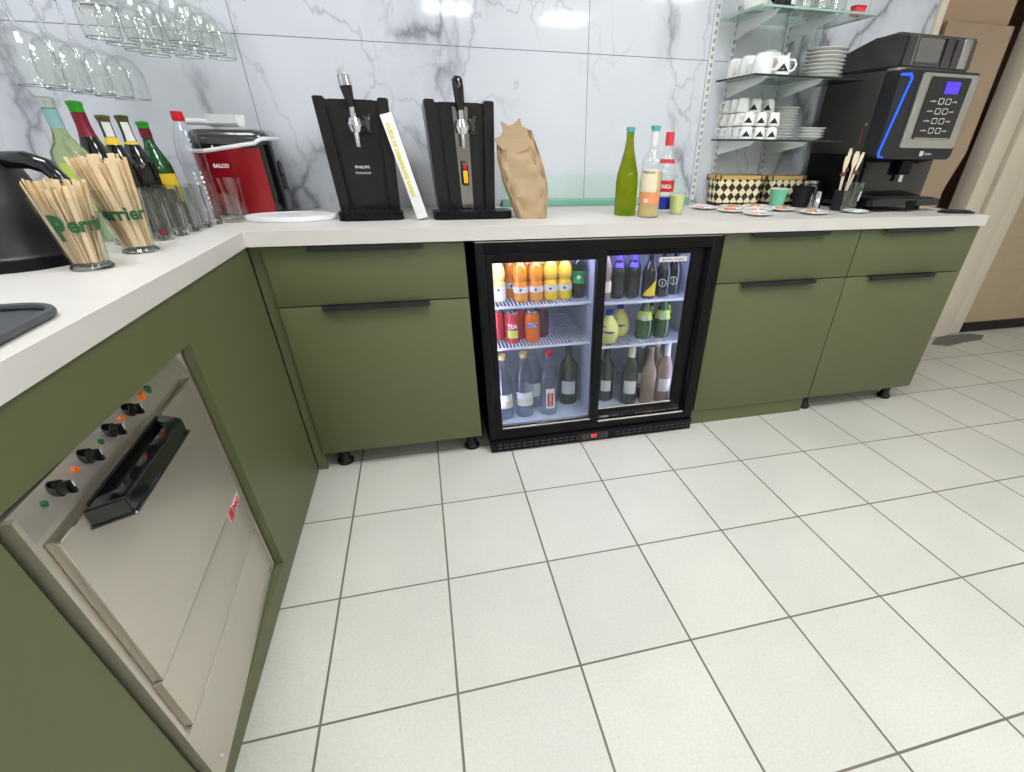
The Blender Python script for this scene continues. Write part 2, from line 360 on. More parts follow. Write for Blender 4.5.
def lettering(text, height, m, parent, fn, name='lettering', bold=0.0, width=None, label=None, shear=0.0):
    """raised print: fn(x, y, d) puts a point of the flat word on its surface"""
    cu = bpy.data.curves.new('w', 'FONT'); cu.body = text; cu.size = 1; cu.align_x = 'CENTER'; cu.align_y = 'CENTER'; cu.extrude = 0.5; cu.offset = bold; cu.resolution_u = 3; cu.shear = shear
    ob = bpy.data.objects.new('w', cu); COL.objects.link(ob)
    dg = bpy.context.evaluated_depsgraph_get(); me = bpy.data.meshes.new_from_object(ob.evaluated_get(dg))
    bpy.data.objects.remove(ob); bpy.data.curves.remove(cu)
    xs = [v.co.x for v in me.vertices]; ys = [v.co.y for v in me.vertices]
    if not xs: return None
    k = height/(max(ys)-min(ys)); kx = (width/(max(xs)-min(xs))) if width else k
    mx, my = (max(xs)+min(xs))/2, (max(ys)+min(ys))/2
    for v in me.vertices: v.co = Vector(fn((v.co.x-mx)*kx, (v.co.y-my)*k, 0.0004 if v.co.z > 0 else -0.0002))
    me.materials.append(m); me.name = name
    o = bpy.data.objects.new(name, me); COL.objects.link(o); o.parent = parent
    if label: o['label'] = label
    return o
def around(r_of_z, z0, phi, c=(0, 0)):
    def fn(x, y, d):
        r = r_of_z(z0+y)+d+0.0004; a = phi+x/r_of_z(z0)
        return (c[0]+r*math.cos(a), c[1]+r*math.sin(a), z0+y)
    return fn
def prof_r(prof):
    def f(z):
        for (r0, z0), (r1, z1) in zip(prof, prof[1:]):
            if z0 <= z <= z1 and z1 > z0: return r0+(r1-r0)*(z-z0)/(z1-z0)
        return prof[-1][0] if z > prof[-1][1] else prof[0][0]
    return f
def band(prof, z0, z1, m, phi=0.0, half=math.pi, off=0.0006, seg=20):
    """a paper band or label following a bottle's outline"""
    f = prof_r(prof); g = G(); zs = [z0]+[z for r, z in prof if z0 < z < z1]+[z1]
    p = [(f(z)+off, z) for z in zs]
    if half >= math.pi: g.lathe(p, m, seg)
    else: g.lathe(p, m, seg, a0=phi-half, a1=phi+half)
    return g

# ------------------------------------------------------------------ the room
WY = 0.56
g = G(); g.box(-1.0, 5.6, -8.0, 1.4, -0.05, 0, M['floor']); tag(g.build('floor'), kind='structure')
g = G(); g.box(-1.0, 5.6, -8.0, 1.4, 2.5, 2.55, M['ceil']); tag(g.build('ceiling'), kind='structure')
g = G(); g.box(-1.0, 2.74, WY, WY+0.12, 0, 2.5, M['marble']); tag(g.build('wall_back'), kind='structure')
g = G(); g.box(2.74, 2.775, WY-0.015, WY+0.13, 0, 2.5, M['frame'], 0.003); tag(g.build('trim_1'), kind='structure')
g = G(); g.box(-1.05, -1.0, -8.0, 0.68, 0, 2.5, M['marble']); tag(g.build('wall_left'), kind='structure')
g = G(); g.box(5.6, 5.65, -8.0, 1.4, 0, 2.5, M['wallpaint']); tag(g.build('wall_right'), kind='structure')
g = G(); g.box(-1.0, 5.6, -8.05, -8.0, 0, 2.5, M['wallpaint']); tag(g.build('wall_front'), kind='structure')
# wall beyond the end of the counter: tan wall, an opening added as a stand-in for shade, the post and the beige tiled wall
g = G(); g.box(2.74, 3.50, 0.86, 0.96, 0, 2.5, M['tan']); g.box(3.50, 3.62, 0.86, 0.96, 2.05, 2.5, M['tan']); tag(g.build('wall_recess'), kind='structure')
g = G(); g.box(2.74, 5.6, 1.35, 1.40, 0, 2.5, M['tan']); tag(g.build('wall_behind_shade_gap'), kind='structure')
g = G(); g.box(3.93, 5.6, 0.80, 0.86, 0.0, 2.5, M['beige_tile']); tag(g.build('wall_tiled'), kind='structure')
g = G(); g.box(4.02, 5.6, 0.775, 0.80, 0.0, 0.06, M['dirt_black'], 0.004); tag(g.build('baseboard_tiled'), kind='structure')
g = G(); g.box(3.60, 3.715, 0.755, 0.87, 0.0, 2.5, M['frame'], 0.006); g.box(3.715, 3.73, 0.785, 0.87, 0, 2.5, M['dark_grey']); g.box(3.73, 3.89, 0.735, 0.87, 0.0, 2.5, M['frame'], 0.01)
tag(g.build('trim_2'), kind='structure')
g = G(); g.box(3.925, 4.02, 0.765, 0.81, 0.0, 2.5, M['frame'], 0.006); g.box(3.89, 3.925, 0.81, 0.86, 0, 2.5, M['dirt_black']); tag(g.build('trim_3'), kind='structure')
g = G()
g.prism([(0, 0), (0.66, 0), (0.62, 0.22), (0.50, 0.42), (0.47, 0.62), (0.50, 0.88), (0.56, 1.05), (0.56, 1.585), (0.14, 1.585), (0.14, 0.9), (0, 0.9)], 0.0, 0.018, M['board'], 'y')  # right edge curved to the outline of the shade beside the board
o = g.build('brown_board'); o.location = (2.95, 0.800, 0.0); o.rotation_euler = (R(-1), 0, 0)
tag(o, 'large plain brown board leaning on the tan wall behind the coffee machine', 'board')
g = G()
pts = [(0.0, 0.02), (0.12, 0.10), (0.28, 0.13), (0.44, 0.115), (0.50, 0.07), (0.42, 0.02), (0.24, 0.0), (0.08, -0.03)]
g.prism(pts, 0, 0.008, M['mat_grey']); o = g.build('floor_mat'); o.location = (3.62, 0.60, 0.001); tag(o, 'small worn grey mat on the floor by the cream post', 'mat')

# ceiling light panels
for i, (x, y) in enumerate(CEIL_PANELS):
    t = thing('ceiling_light', 'square white ceiling light panel of a set partly added to brighten the back wall', 'light', (x, y, 2.5), 0, 'square ceiling light panels')
    g = G(); g.box(-0.32, 0.32, -0.32, 0.32, -0.014, -0.001, M['white_metal']); g.build('frame', t)
    g = G(); g.box(-0.295, 0.295, -0.295, 0.295, -0.017, -0.0145, M['panel_light']); g.build('diffuser', t)

# ------------------------------------------------------------------ worktop
g = G()
g.prism([(-0.995, -2.4), (0.008, -2.4), (0.008, -0.022), (2.765, -0.022), (2.765, WY-0.002), (-0.995, WY-0.002)], 0.805, 0.845, M['counter'])
o = g.build('worktop'); tag(o, 'pale stone look L-shaped worktop on the green cabinets', 'worktop')
ZC = 0.8452

# glass splash sheet lying against the back wall
t = thing('glass_splashback', 'low clear glass sheet with green edge standing against the marble wall', 'glass sheet', (0, 0, ZC))
g = G(); g.box(0.84, 1.68, WY-0.016, WY-0.008, 0.026, 0.115, M['pane_clear']); g.build('glass_pane', t)
g = G(); g.box(0.84, 1.68, WY-0.05, WY-0.004, 0.0, 0.025, M['glass_edge'], 0.002); g.build('bottom_edge', t, 'green glass bottom edge')

# ------------------------------------------------------------------ cabinets on the back run
def pull(parent, xc, z, w=0.335):
    g = G(); g.box(xc-w/2, xc+w/2, -0.018, 0.012, z, z+0.0025, M['handle'])
    g.box(xc-w/2, xc+w/2, -0.020, -0.017, z-0.011, z+0.0025, M['handle']); return g.build('handle', parent)
def foot(parent, x, y, z=0.073):
    g = G(); g.lathe([(0, 0), (0.030, 0), (0.031, 0.012), (0.024, 0.018), (0.019, 0.03), (0.019, z-0.001), (0, z-0.001)], M['rubber'], 20, (x, y, 0)); return g.build('foot', parent)
def cabinet(x0, x1, label, feet, hx, plinth=False, dark_left=False):
    t = thing('base_cabinet', label, 'cabinet', (x0, 0, 0)); W = x1-x0
    g = G(); g.box(0.001, W-0.001, 0.02, WY-0.02, 0.073, 0.803, M['green_edge']); g.build('body', t)
    d = G(); d.box(0.002, W-0.002, 0, 0.019, 0.624, 0.799, M['green'], 0.0012); d = d.build('drawer', t); pull(d, hx-x0, 0.799)
    d = G(); d.box(0.002, W-0.002, 0, 0.019, 0.074, 0.620, M['green'], 0.0012); d = d.build('door', t); pull(d, hx+(-0.0)-x0, 0.620)
    for x, y in feet: foot(t, x-x0, y)
    if plinth:
        g = G(); g.box(0.0, W-0.012, 0.012, 0.028, 0.0, 0.071, M['green']); g.build('plinth', t)
    return t
cabinet(0.034, 0.634, 'green drawer and door cabinet between the corner panel and the drinks fridge', [(0.095, 0.05), (0.592, 0.05), (0.095, 0.47), (0.592, 0.47)], 0.333)
cabinet(1.574, 2.174, 'green drawer and door cabinet right of the drinks fridge, with plinth', [(1.62, 0.09), (1.62, 0.47), (2.12, 0.47)], 1.848, True)
cabinet(2.174, 2.772, 'green drawer and door cabinet at the right end under the coffee machine', [(2.205, 0.05), (2.69, 0.05), (2.205, 0.47), (2.69, 0.47)], 2.448)
# corner filler and the left run's long front panel with the cut-out
g = G(); g.box(0.001, 0.033, 0.012, 0.03, 0.0, 0.803, M['green']); o = g.build('corner_filler'); tag(o, 'narrow green upright filler strip in the inner corner', 'filler strip')
g = G(); HY0, HY1, HZ0, HZ1 = -1.155, -0.552, 0.055, 0.704
for y0, y1, z0, z1 in ((-2.4, HY0, 0, 0.803), (HY1, 0.0, 0, 0.803), (HY0, HY1, HZ1, 0.803), (HY0, HY1, 0, HZ0)): g.box(-0.02, 0, y0, y1, z0, z1, M['green'])
bmesh.ops.remove_doubles(g.bm, verts=g.bm.verts[:], dist=1e-5)
o = g.build('front_panel'); tag(o, 'long green front panel of the left counter with a square cut-out for the dishwasher', 'panel')

# ------------------------------------------------------------------ glasswasher in the cut-out
t = thing('dishwasher', 'stainless steel undercounter dishwasher with black handle in the green panel', 'dishwasher', (-0.020, -0.556, 0.0), R(3.4))
g = G(); g.box(-0.5, -0.012, -0.590, -0.002, 0.06, 0.695, M['steel']); g.box(-0.5, 0.0, -0.592, -0.584, 0.058, 0.70, M['steel']); g.box(-0.5, 0.0, -0.008, 0.0, 0.058, 0.70, M['steel']); g.box(-0.012, -0.002, -0.59, -0.002, 0.058, 0.215, M['steel'])
for y in (-0.55, -0.045): g.cyl((-0.004, y, 0.085), (0.0, y, 0.085), 0.006, M['chrome'], 10)
g.build('body', t)
cp = G(); cp.prism([(-0.03, 0.70), (-0.012, 0.699), (-0.001, 0.664), (-0.001, 0.652), (-0.03, 0.652)], -0.583, -0.009, M['steel'], 'y'); 
cp = cp.build('control_panel', t)
def knob(y, z):
    g = G(); g.cyl((-0.008, y, z), (0.004, y, z), 0.0115, M['black_gloss'], 20); g.cyl((0.004, y, z), (0.014, y, z), 0.0095, M['black_gloss'], 20, 0.008)
    g.box(0.006, 0.0185, y-0.003, y+0.003, z-0.009, z+0.009, M['black'], 0.001); g.box(0.0185, 0.019, y-0.0008, y+0.0008, z, z+0.009, M['print_white']); return g.build('knob', cp)
for y in (-0.498, -0.417, -0.339, -0.266): knob(y, 0.684).location.x = -0.004
for y, m, lb in ((-0.529, 'label_green', 'green indicator lamp'), (-0.449, 'food', 'orange indicator lamp'), (-0.371, 'label_green', 'green indicator lamp'), (-0.292, 'food', 'orange indicator lamp'), (-0.207, 'can_orange', 'orange indicator lamp'), (-0.178, 'foil_green', 'green indicator lamp')):
    mm = {'label_green': M['print_green'], 'food': M['can_orange'], 'can_orange': M['can_orange'], 'foil_green': M['print_green']}[m]; rr = 0.0045 if y < -0.25 else 0.0075
    g = G(); g.cyl((-0.010, y, 0.682), (-0.0035, y, 0.682), rr, mm, 14); g.build('indicator_lamp', cp, lb)
d = G(); d.box(-0.012, 0.004, -0.560, -0.032, 0.345, 0.640, M['steel'], 0.002); d.box(-0.010, 0.006, -0.560, -0.032, 0.640, 0.643, M['steel_edge']); d = d.build('door', t)
g = G(); g.box(-0.012, 0.001, -0.563, -0.029, 0.219, 0.340, M['steel'], 0.001); g.build('lower_panel', t)
g = G(); g.box(0.001, 0.002, -0.563, -0.029, 0.2145, 0.2175, M['steel_edge']); g.build('trim_strip', t)
# door handle: a thick bar on slanted ends
g = G()
g.prism([(-0.500, 0.004), (-0.478, 0.048), (-0.232, 0.048), (-0.205, 0.004), (-0.232, 0.004), (-0.252, 0.026), (-0.452, 0.026), (-0.470, 0.004)], 0.614, 0.644, M['black_gloss'], 'z', Matrix(((0, 1, 0, 0), (1, 0, 0, 0), (0, 0, 1, 0), (0, 0, 0, 1))))
g.box(0.004, 0.008, -0.485, -0.22, 0.607, 0.646, M['black'], 0.001)
bmesh.ops.bevel(g.bm, geom=[e for e in g.bm.edges if e.calc_length() > 0.02 and e.is_manifold], offset=0.003, segments=2, affect='EDGES')
g.build('handle', d, 'black plastic handle')
g = G(); g.box(0.0, 0.003, -0.128, -0.040, 0.320, 0.345, M['label_white'], 0.0005); bd = g.build('badge', t, 'white and red badge')
g = G(); g.box(0.0031, 0.0034, -0.128, -0.102, 0.320, 0.345, M['print_red']); g.build('red_block', bd)
lettering('EMG', 0.018, M['print_red'], bd, lambda x, y, dd: (0.0035+dd, -0.078+x, 0.3325+y), bold=0.03, width=0.062)

# ------------------------------------------------------------------ drinks fridge
FX0, FX1 = 0.662, 1.556
t = thing('drinks_fridge', 'black two-door glass drinks fridge under the worktop', 'fridge', (0, 0, 0))
g = G()
g.box(FX0, FX0+0.035, 0.03, 0.50, 0.03, 0.798, M['black']); g.box(FX1-0.035, FX1, 0.03, 0.50, 0.03, 0.798, M['black']); g.box(FX0, FX1, 0.47, 0.50, 0.03, 0.798, M['black'])
g.box(FX0, FX1, 0.03, 0.50, 0.768, 0.798, M['black']); g.box(FX0, FX1, 0.03, 0.50, 0.03, 0.083, M['black'])
g.box(FX0, FX0+0.030, -0.022, 0.03, 0.055, 0.798, M['black'], 0.003); g.box(FX1-0.040, FX1, -0.022, 0.03, 0.055, 0.798, M['black'], 0.003); g.box(FX0+0.02, FX1-0.02, -0.0215, 0.0295, 0.762, 0.7975, M['black'], 0.003); g.box(FX0+0.02, FX1-0.02, -0.0215, 0.0295, 0.0555, 0.085, M['black'], 0.003)
g.build('cabinet', t)
g = G(); g.box(FX0+0.002, FX1-0.002, -0.024, -0.018, 0.7985, 0.8005, M['steel_edge']); g.build('top_edge', t)
g = G(); X0, X1 = FX0+0.036, FX1-0.036
g.box(X0, X0+0.003, 0.03, 0.468, 0.084, 0.767, M['liner']); g.box(X1-0.003, X1, 0.03, 0.468, 0.084, 0.767, M['liner']); g.box(X0, X1, 0.465, 0.469, 0.084, 0.767, M['liner']); g.box(X0, X1, 0.04, 0.468, 0.764, 0.767, M['liner']); g.box(X0, X1, 0.04, 0.468, 0.084, 0.0935, M['liner'])
g.build('lining', t)
for xa, xb in ((X0+0.02, 1.08), (1.12, X1-0.02)):
    g = G(); g.box(xa, xb, 0.045, 0.058, 0.752, 0.7635, M['led']); g.build('light_strip', t)
for xa in (X0+0.0035, X1-0.0095):
    g = G(); g.box(xa, xa+0.006, 0.036, 0.042, 0.16, 0.75, M['led']); g.build('light_strip', t)
def sliding_door(xa, xb, gx0, gx1, gz0, gz1, y, z0, z1, stile_l=True):
    g = G()
    g.box(xa, gx0, y, y+0.018, z0, z1, M['black'], 0.002); g.box(gx1, xb, y, y+0.018, z0, z1, M['black'], 0.002)
    g.box(gx0-0.001, gx1+0.001, y, y+0.018, gz1, z1, M['black'], 0.002); g.box(gx0-0.001, gx1+0.001, y, y+0.018, z0, gz0, M['black'], 0.002)
    g.box(gx0, gx1, y+0.003, y+0.006, gz0, gz0+0.006, M['steel_edge'])
    d = g.build('sliding_door', t)
    g = G(); g.box(gx0, gx1, y+0.008, y+0.011, gz0, gz1, M['thin_glass']); g.build('glass_pane', d); return d
dl = sliding_door(FX0+0.031, 1.118, 0.716, 1.084, 0.101, 0.733, -0.020, 0.086, 0.761)
dr = sliding_door(1.086, FX1-0.041, 1.116, 1.456, 0.133, 0.738, 0.002, 0.104, 0.761)
g = G(); g.box(1.119, FX1-0.045, -0.018, 0.015, 0.0865, 0.094, M['steel_edge']); g.build('door_track', t, 'silver door track')
g = G(); g.box(1.325, 1.435, -0.0003, 0.001, 0.712, 0.728, M['label_white']); st = g.build('sticker', dr, 'white sticker with small print')
lettering('drinks cooler', 0.007, M['print_black'], st, lambda x, y, dd: (1.38+x, -0.0005-dd, 0.72+y), width=0.09)
# kick grille with slots and the thermostat
g = G(); g.box(FX0, FX1, -0.030, 0.02, 0.004, 0.054, M['black'], 0.003)
for k in range(34):
    x = FX0+0.03+k*0.0255
    if 1.03 < x < 1.2: continue
    for z in (0.018, 0.032): g.box(x, x+0.016, -0.0312, -0.030, z, z+0.006, M['slot'])
gr = g.build('kick_grille', t)
g = G(); g.box(1.035, 1.165, -0.034, -0.030, 0.014, 0.046, M['black_gloss'], 0.001); dp = g.build('thermostat', t)
g = G()
for x, w_ in ((1.088, 0.009), (1.101, 0.009)): g.box(x, x+w_, -0.0355, -0.034, 0.024, 0.038, M['red_led'], 0.001)
g.build('digits', dp, 'red lit digits')
g = G()
for x in (1.05, 1.066, 1.13): g.box(x, x+0.008, -0.035, -0.034, 0.026, 0.034, M['dark_grey'])
g.box(1.148, 1.156, -0.036, -0.034, 0.02, 0.04, M['dark_grey']); g.build('buttons', dp)
def wire_shelf(xa, xb, z):
    g = G(); n = int((xb-xa)/0.0135)
    for k in range(n+1):
        x = xa+(xb-xa)*k/n; g.box(x-0.0017, x+0.0017, 0.055, 0.455, z-0.0035, z-0.0005, M['wire'])
    for y in (0.055, 0.25, 0.452): g.box(xa-0.002, xb+0.002, y-0.0025, y+0.0025, z-0.0085, z-0.0036, M['wire'])
    g.box(xa-0.002, xb+0.002, 0.050, 0.054, z-0.0085, z, M['wire'])
    return g.build('wire_shelf', t)
for xa, xb, z in ((X0+0.006, 1.088, 0.570), (X0+0.006, 1.088, 0.414), (1.122, X1-0.006, 0.562), (1.122, X1-0.006, 0.388)): wire_shelf(xa, xb, z)
g = G(); g.box(1.097, 1.113, 0.05, 0.46, 0.094, 0.763, M['liner']); g.build('centre_support', t)

# ------------------------------------------------------------------ bottles
WINE = [(0, 0.0), (0.034, 0.0), (0.037, 0.004), (0.037, 0.150), (0.034, 0.172), (0.024, 0.198), (0.0155, 0.222), (0.0135, 0.24), (0.0135, 0.276), (0.015, 0.278), (0.015, 0.284), (0.0, 0.286)]
BURG = [(0, 0.0), (0.038, 0.0), (0.0405, 0.005), (0.0405, 0.105), (0.037, 0.135), (0.027, 0.17), (0.018, 0.205), (0.0135, 0.235), (0.013, 0.262), (0.0145, 0.264), (0.0145, 0.272), (0.0, 0.273)]
BORD = [(0, 0.0), (0.035, 0.0), (0.038, 0.004), (0.038, 0.165), (0.035, 0.18), (0.022, 0.197), (0.015, 0.212), (0.0135, 0.225), (0.0135, 0.268), (0.015, 0.27), (0.015, 0.276), (0.0, 0.277)]
def sc(prof, r=1.0, h=1.0): return [(a*r, b*h) for a, b in prof]
def bottle(name, label, cat, loc, prof, m, parts, group=None, rotz=0.0, rot=None):
    """parts: (part name, z0, z1, material, phi, half, label)"""
    t = thing(name, label, cat, loc, rotz, group, rot)
    g = G(); g.lathe(prof, m, 28); g.build('glass_body' if 'glass' in m.name or 'wine' in m.name else 'bottle_body', t)
    for pn, z0, z1, mm, phi, half, lb in parts:
        b = band(prof, z0, z1, mm, phi, half, 0.0012 if pn in ('cap', 'foil') else 0.0006)
        if pn in ('cap', 'foil'):
            zt = max(z for r, z in prof)
            if z1 >= zt-0.001: b.lathe([(prof_r(prof)(z1-0.002)+0.0012, z1+0.0005), (0, z1+0.001)], mm, 20)
        b.build(pn, t, lb)
    return t
PI = math.pi
CAMPHI = lambda x, y: math.atan2(-1.707-y, 0.513-x)

# three bottles and a drink on the worktop right of the fridge
x, y = 1.252, 0.192; 
bottle('wine_bottle', 'open olive green glass wine bottle standing on the worktop above the fridge', 'bottle', (x, y, ZC), BURG, M['olive_glass'],
       [('cap', 0.258, 0.273, M['cap_teal'], 0, PI, 'pale teal stopper')])
x, y = 1.318, 0.128; ph = CAMPHI(x, y)
t = bottle('wine_bottle', 'clear bottle of pale wine with cream and peach label, beside the olive green bottle', 'bottle', (x, y, ZC), BORD, M['clear_wall'],
       [('cap', 0.262, 0.277, M['cap_teal'], 0, PI, 'green stopper'), ('neck_label', 0.222, 0.258, M['label_white'], 0, PI, None), ('front_label', 0.082, 0.152, M['label_cream'], ph-0.25, 0.85, 'cream label'), ('lower_label', 0.045, 0.081, M['label_peach'], ph-0.1, 1.2, 'peach label')])
g = G(); g.lathe([(0, 0.004), (0.034, 0.004), (0.0355, 0.008), (0.0355, 0.142), (0, 0.142)], M['rose_liquid'], 24); g.build('wine', t, 'pale peach wine')
f = prof_r(BORD)
lettering('PRESTIGE', 0.006, M['print_black'], t, around(lambda z: f(z)+0.0006, 0.142, ph-0.25), width=0.045)
lettering('o', 0.015, M['print_white'], t, around(lambda z: f(z)+0.0006, 0.055, ph-0.3), name='round_mark', bold=0.05)
x, y = 1.437, 0.265; ph = CAMPHI(x, y)
SYR = [(0, 0.0), (0.034, 0.0), (0.0365, 0.005), (0.0365, 0.110), (0.031, 0.122), (0.029, 0.130), (0.033, 0.140), (0.033, 0.155), (0.024, 0.185), (0.016, 0.205), (0.0145, 0.215), (0.0145, 0.262), (0, 0.2625)]
t = bottle('syrup_bottle', 'clear bottle with coral red cap and red white label behind the lemon drink', 'bottle', (x, y, ZC), SYR, M['clear_wall'],
       [('cap', 0.220, 0.262, M['cap_pink'], 0, PI, 'coral red cap'), ('neck_label', 0.165, 0.178, M['print_red'], ph, 1.2, 'red neck label'), ('front_label', 0.072, 0.110, M['print_red'], ph, 1.25, 'red and white label'), ('label_strip', 0.062, 0.071, M['label_white'], ph, 1.25, None), ('lower_label', 0.012, 0.055, M['print_blue'], ph, 1.3, 'dark blue label')])
lettering('MONICA', 0.014, M['print_white'], t, around(lambda z: 0.0375, 0.09, ph), width=0.055, bold=0.03)
t = thing('tumbler', 'small glass of cloudy lemon drink in front of the coral-capped bottle', 'glass', (1.462, 0.195, ZC))
g = G(); g.lathe([(0, 0), (0.024, 0), (0.032, 0.074), (0.0305, 0.074), (0.0225, 0.004), (0, 0.004)], M['clear_wall'], 24); g.build('glass_body', t)
g = G(); g.lathe([(0, 0.004), (0.0222, 0.004), (0.0292, 0.064), (0, 0.064)], M['lemon'], 24); g.build('drink', t, 'cloudy pale yellow drink')

# bottles along the left wall end
LB = [
 (-0.276, -0.105, sc(BORD, 1.0, 1.065), M['clear_green'], 'clear pale green bottle with silver and teal neck behind the wooden stirrers', [('cap', 0.276, 0.295, M['cap_silver'], 0, PI, 'silver cap'), ('neck_sleeve', 0.238, 0.274, M['teal_neck'], 0, PI, 'pale teal neck'), ('front_label', 0.07, 0.17, M['label_lime'], -1.0, 0.9, 'lime yellow label')]),
 (-0.272, 0.000, sc(WINE, 1.02, 1.03), M['dark_bottle'], 'dark wine bottle with green top and dark red foil, tallest in the row', [('cap', 0.272, 0.294, M['foil_green'], 0, PI, 'bright green cap'), ('foil', 0.222, 0.271, M['foil_red'], 0, PI, 'dark red foil')]),
 (-0.268, 0.100, sc(WINE, 1.0, 0.945), M['dark_bottle'], 'dark bottle with olive cap and yellow collar, nearer of the two olive-capped ones', [('cap', 0.256, 0.270, M['foil_olive'], 0, PI, 'olive cap'), ('neck_label', 0.222, 0.255, M['label_white'], -1.0, 0.7, 'white neck label'), ('collar', 0.205, 0.221, M['label_yellow'], 0, PI, 'yellow collar')]),
 (-0.262, 0.190, sc(WINE, 1.0, 0.955), M['dark_bottle'], 'dark bottle with olive cap and long white neck label, behind the yellow-collared bottle', [('cap', 0.258, 0.273, M['foil_olive'], 0, PI, 'olive cap'), ('neck_label', 0.212, 0.257, M['label_white'], -1.0, 0.7, 'long white neck label'), ('collar', 0.205, 0.211, M['label_yellow'], 0, PI, None)]),
 (-0.252, 0.280, sc(WINE, 1.0, 0.915), M['green_bottle'], 'green bottle with green and red neck, last of the row before the water bottle', [('cap', 0.245, 0.262, M['foil_green'], 0, PI, 'green cap'), ('foil', 0.222, 0.244, M['foil_red'], 0, PI, 'red foil band'), ('front_label', 0.05, 0.13, M['label_yellow'], -0.9, 0.9, 'yellow and green label')]),
]
for x, y, pr_, m, lb, parts in LB:
    bottle('wine_bottle', lb, 'bottle', (x, y, ZC), pr_, m, parts)
# plastic water bottle: ribbed
pr_ = [(0, 0), (0.033, 0), (0.037, 0.006)]
for k in range(9): pr_ += [(0.0375, 0.02+k*0.014), (0.0345, 0.027+k*0.014)]
pr_ += [(0.037, 0.155), (0.037, 0.185), (0.030, 0.225), (0.018, 0.255), (0.0125, 0.262), (0.0125, 0.288), (0, 0.2885)]
t = bottle('water_bottle', 'clear ribbed plastic water bottle with red cap in front of the red machine', 'bottle', (-0.150, 0.272, ZC), pr_, M['pet'], [])
g = G(); g.lathe([(0.0155, 0.264), (0.0165, 0.266), (0.0155, 0.287), (0, 0.2885)], M['cap_red'], 20); g.build('cap', t, 'red screw cap')

# ------------------------------------------------------------------ stirrer cups
CUPP = [(0, 0.0), (0.035, 0.0), (0.036, 0.003), (0.033, 0.008), (0.031, 0.013), (0.047, 0.128)]
def stir_cup(x, y, label, phi, txt, mir=1):
    t = thing('glass_cup', label, 'glass', (x, y, ZC))
    g = G(); g.lathe(CUPP+[(0.0455, 0.128), (0.0295, 0.014), (0, 0.012)], M['clear_wall'], 32)
    g.build('glass_body', t)
    g = G(); g.lathe([(0, 0.0005), (0.0355, 0.0005), (0.036, 0.004), (0.031, 0.010), (0, 0.010)], M['glass'], 32); g.build('glass_foot', t)
    f = lambda z: 0.031+(z-0.013)*(0.016/0.115)+0.0006
    lettering('P', 0.046, M['print_green'], t, around(f, 0.078, phi-1.22), bold=0.05, width=0.020, name='capital_letter', shear=-0.1)
    lettering('errier', 0.026, M['print_green'], t, around(f, 0.082, phi+0.15), bold=0.03, width=0.086)
    return t
stir_cup(-0.147, -0.470, 'flared glass with green lettering full of wooden stirrers, nearest the kettle', R(-22), 'Perrier')
stir_cup(-0.132, -0.292, 'flared glass with green lettering full of tall wooden stirrers, beside the tumblers', R(-80), 'Perrier')
g = G(); g.prism(rrect(0.0085, 0.0018, 0.0008, 2), 0.0, 0.142, M['wood']); proto = g.build('wooden_stirrer'); sm = [proto.data]
g = G(); g.prism(rrect(0.0085, 0.0018, 0.0008, 2), 0.0, 0.142, M['wood_dark']); o2 = g.build('wooden_stirrer'); sm.append(o2.data); bpy.data.objects.remove(o2)
first = True
def stirrers(cx, cy, n, lean, zs, grp, lb):
    global first
    k = 0; gold = PI*(3-math.sqrt(5))
    for i in range(n):
        rr = 0.026*math.sqrt((i+0.5)/n); a = i*gold
        bx, by = rr*math.cos(a), rr*math.sin(a)
        tr = 1.75
        tx, ty = bx*tr+lean[0]*random.uniform(0.5, 1.0), by*tr+lean[1]*random.uniform(0.5, 1.0)
        lim = 0.0460
        d = math.hypot(tx, ty)
        if d > lim: tx *= lim/d; ty *= lim/d
        o = proto if first else proto.copy()
        if not first: COL.objects.link(o)
        first = False
        o.data = sm[i % 2 if i % 3 else 0]
        p0 = Vector((cx+bx, cy+by, ZC+0.014)); v = Vector((tx-bx, ty-by, 0.115)).normalized()
        q = v.to_track_quat('Z', 'Y')
        o.rotation_mode = 'XYZ'; o.rotation_euler = (q @ Matrix.Rotation(random.uniform(0, 3.1), 3, 'Z').to_quaternion()).to_euler()
        sc_ = zs*random.uniform(0.93, 1.06); o.scale = (1, 1, sc_); o.location = p0
        tag(o, lb, 'stirrer', grp)
stirrers(-0.147, -0.470, 60, (0.006, 0.004), 0.96, 'stirrers in the near glass', 'flat wooden stirrer in the lettered glass nearest the kettle')
stirrers(-0.132, -0.292, 60, (-0.012, 0.006), 1.20, 'stirrers in the far glass', 'tall flat wooden stirrer in the lettered glass beside the tumblers')

# ------------------------------------------------------------------ kettle
t = thing('kettle', 'large black kettle with curved handle at the left edge of the worktop', 'kettle', (-0.322, -0.385, ZC))
KP = [(0, 0.0), (0.112, 0.0), (0.116, 0.006), (0.116, 0.022), (0.110, 0.028), (0.106, 0.06), (0.094, 0.13), (0.080, 0.180), (0.074, 0.19), (0.0, 0.196)]
g = G(); g.lathe(KP, M['charcoal'], 40); g.build('body', t)
g = G(); g.lathe([(0.112, 0.0), (0.122, 0.0), (0.122, 0.018), (0.112, 0.018)], M['black'], 40); g.build('base', t)
g = G(); g.lathe([(0, 0.215), (0.012, 0.215), (0.014, 0.205), (0.05, 0.2), (0.072, 0.196), (0.074, 0.19)], M['black_gloss'], 32); g.build('lid', t)
g = G(); g.box(-0.016, 0.016, 0.0, 0.07, 0.192, 0.206, M['black'], 0.003); g.build('lid_latch', t)
a = R(-8); ca, sa = math.cos(a), math.sin(a)
pts = [(0.060, 0.180), (0.085, 0.184), (0.120, 0.184), (0.148, 0.174), (0.164, 0.150), (0.170, 0.120), (0.166, 0.088), (0.152, 0.060), (0.135, 0.045), (0.108, 0.040)]
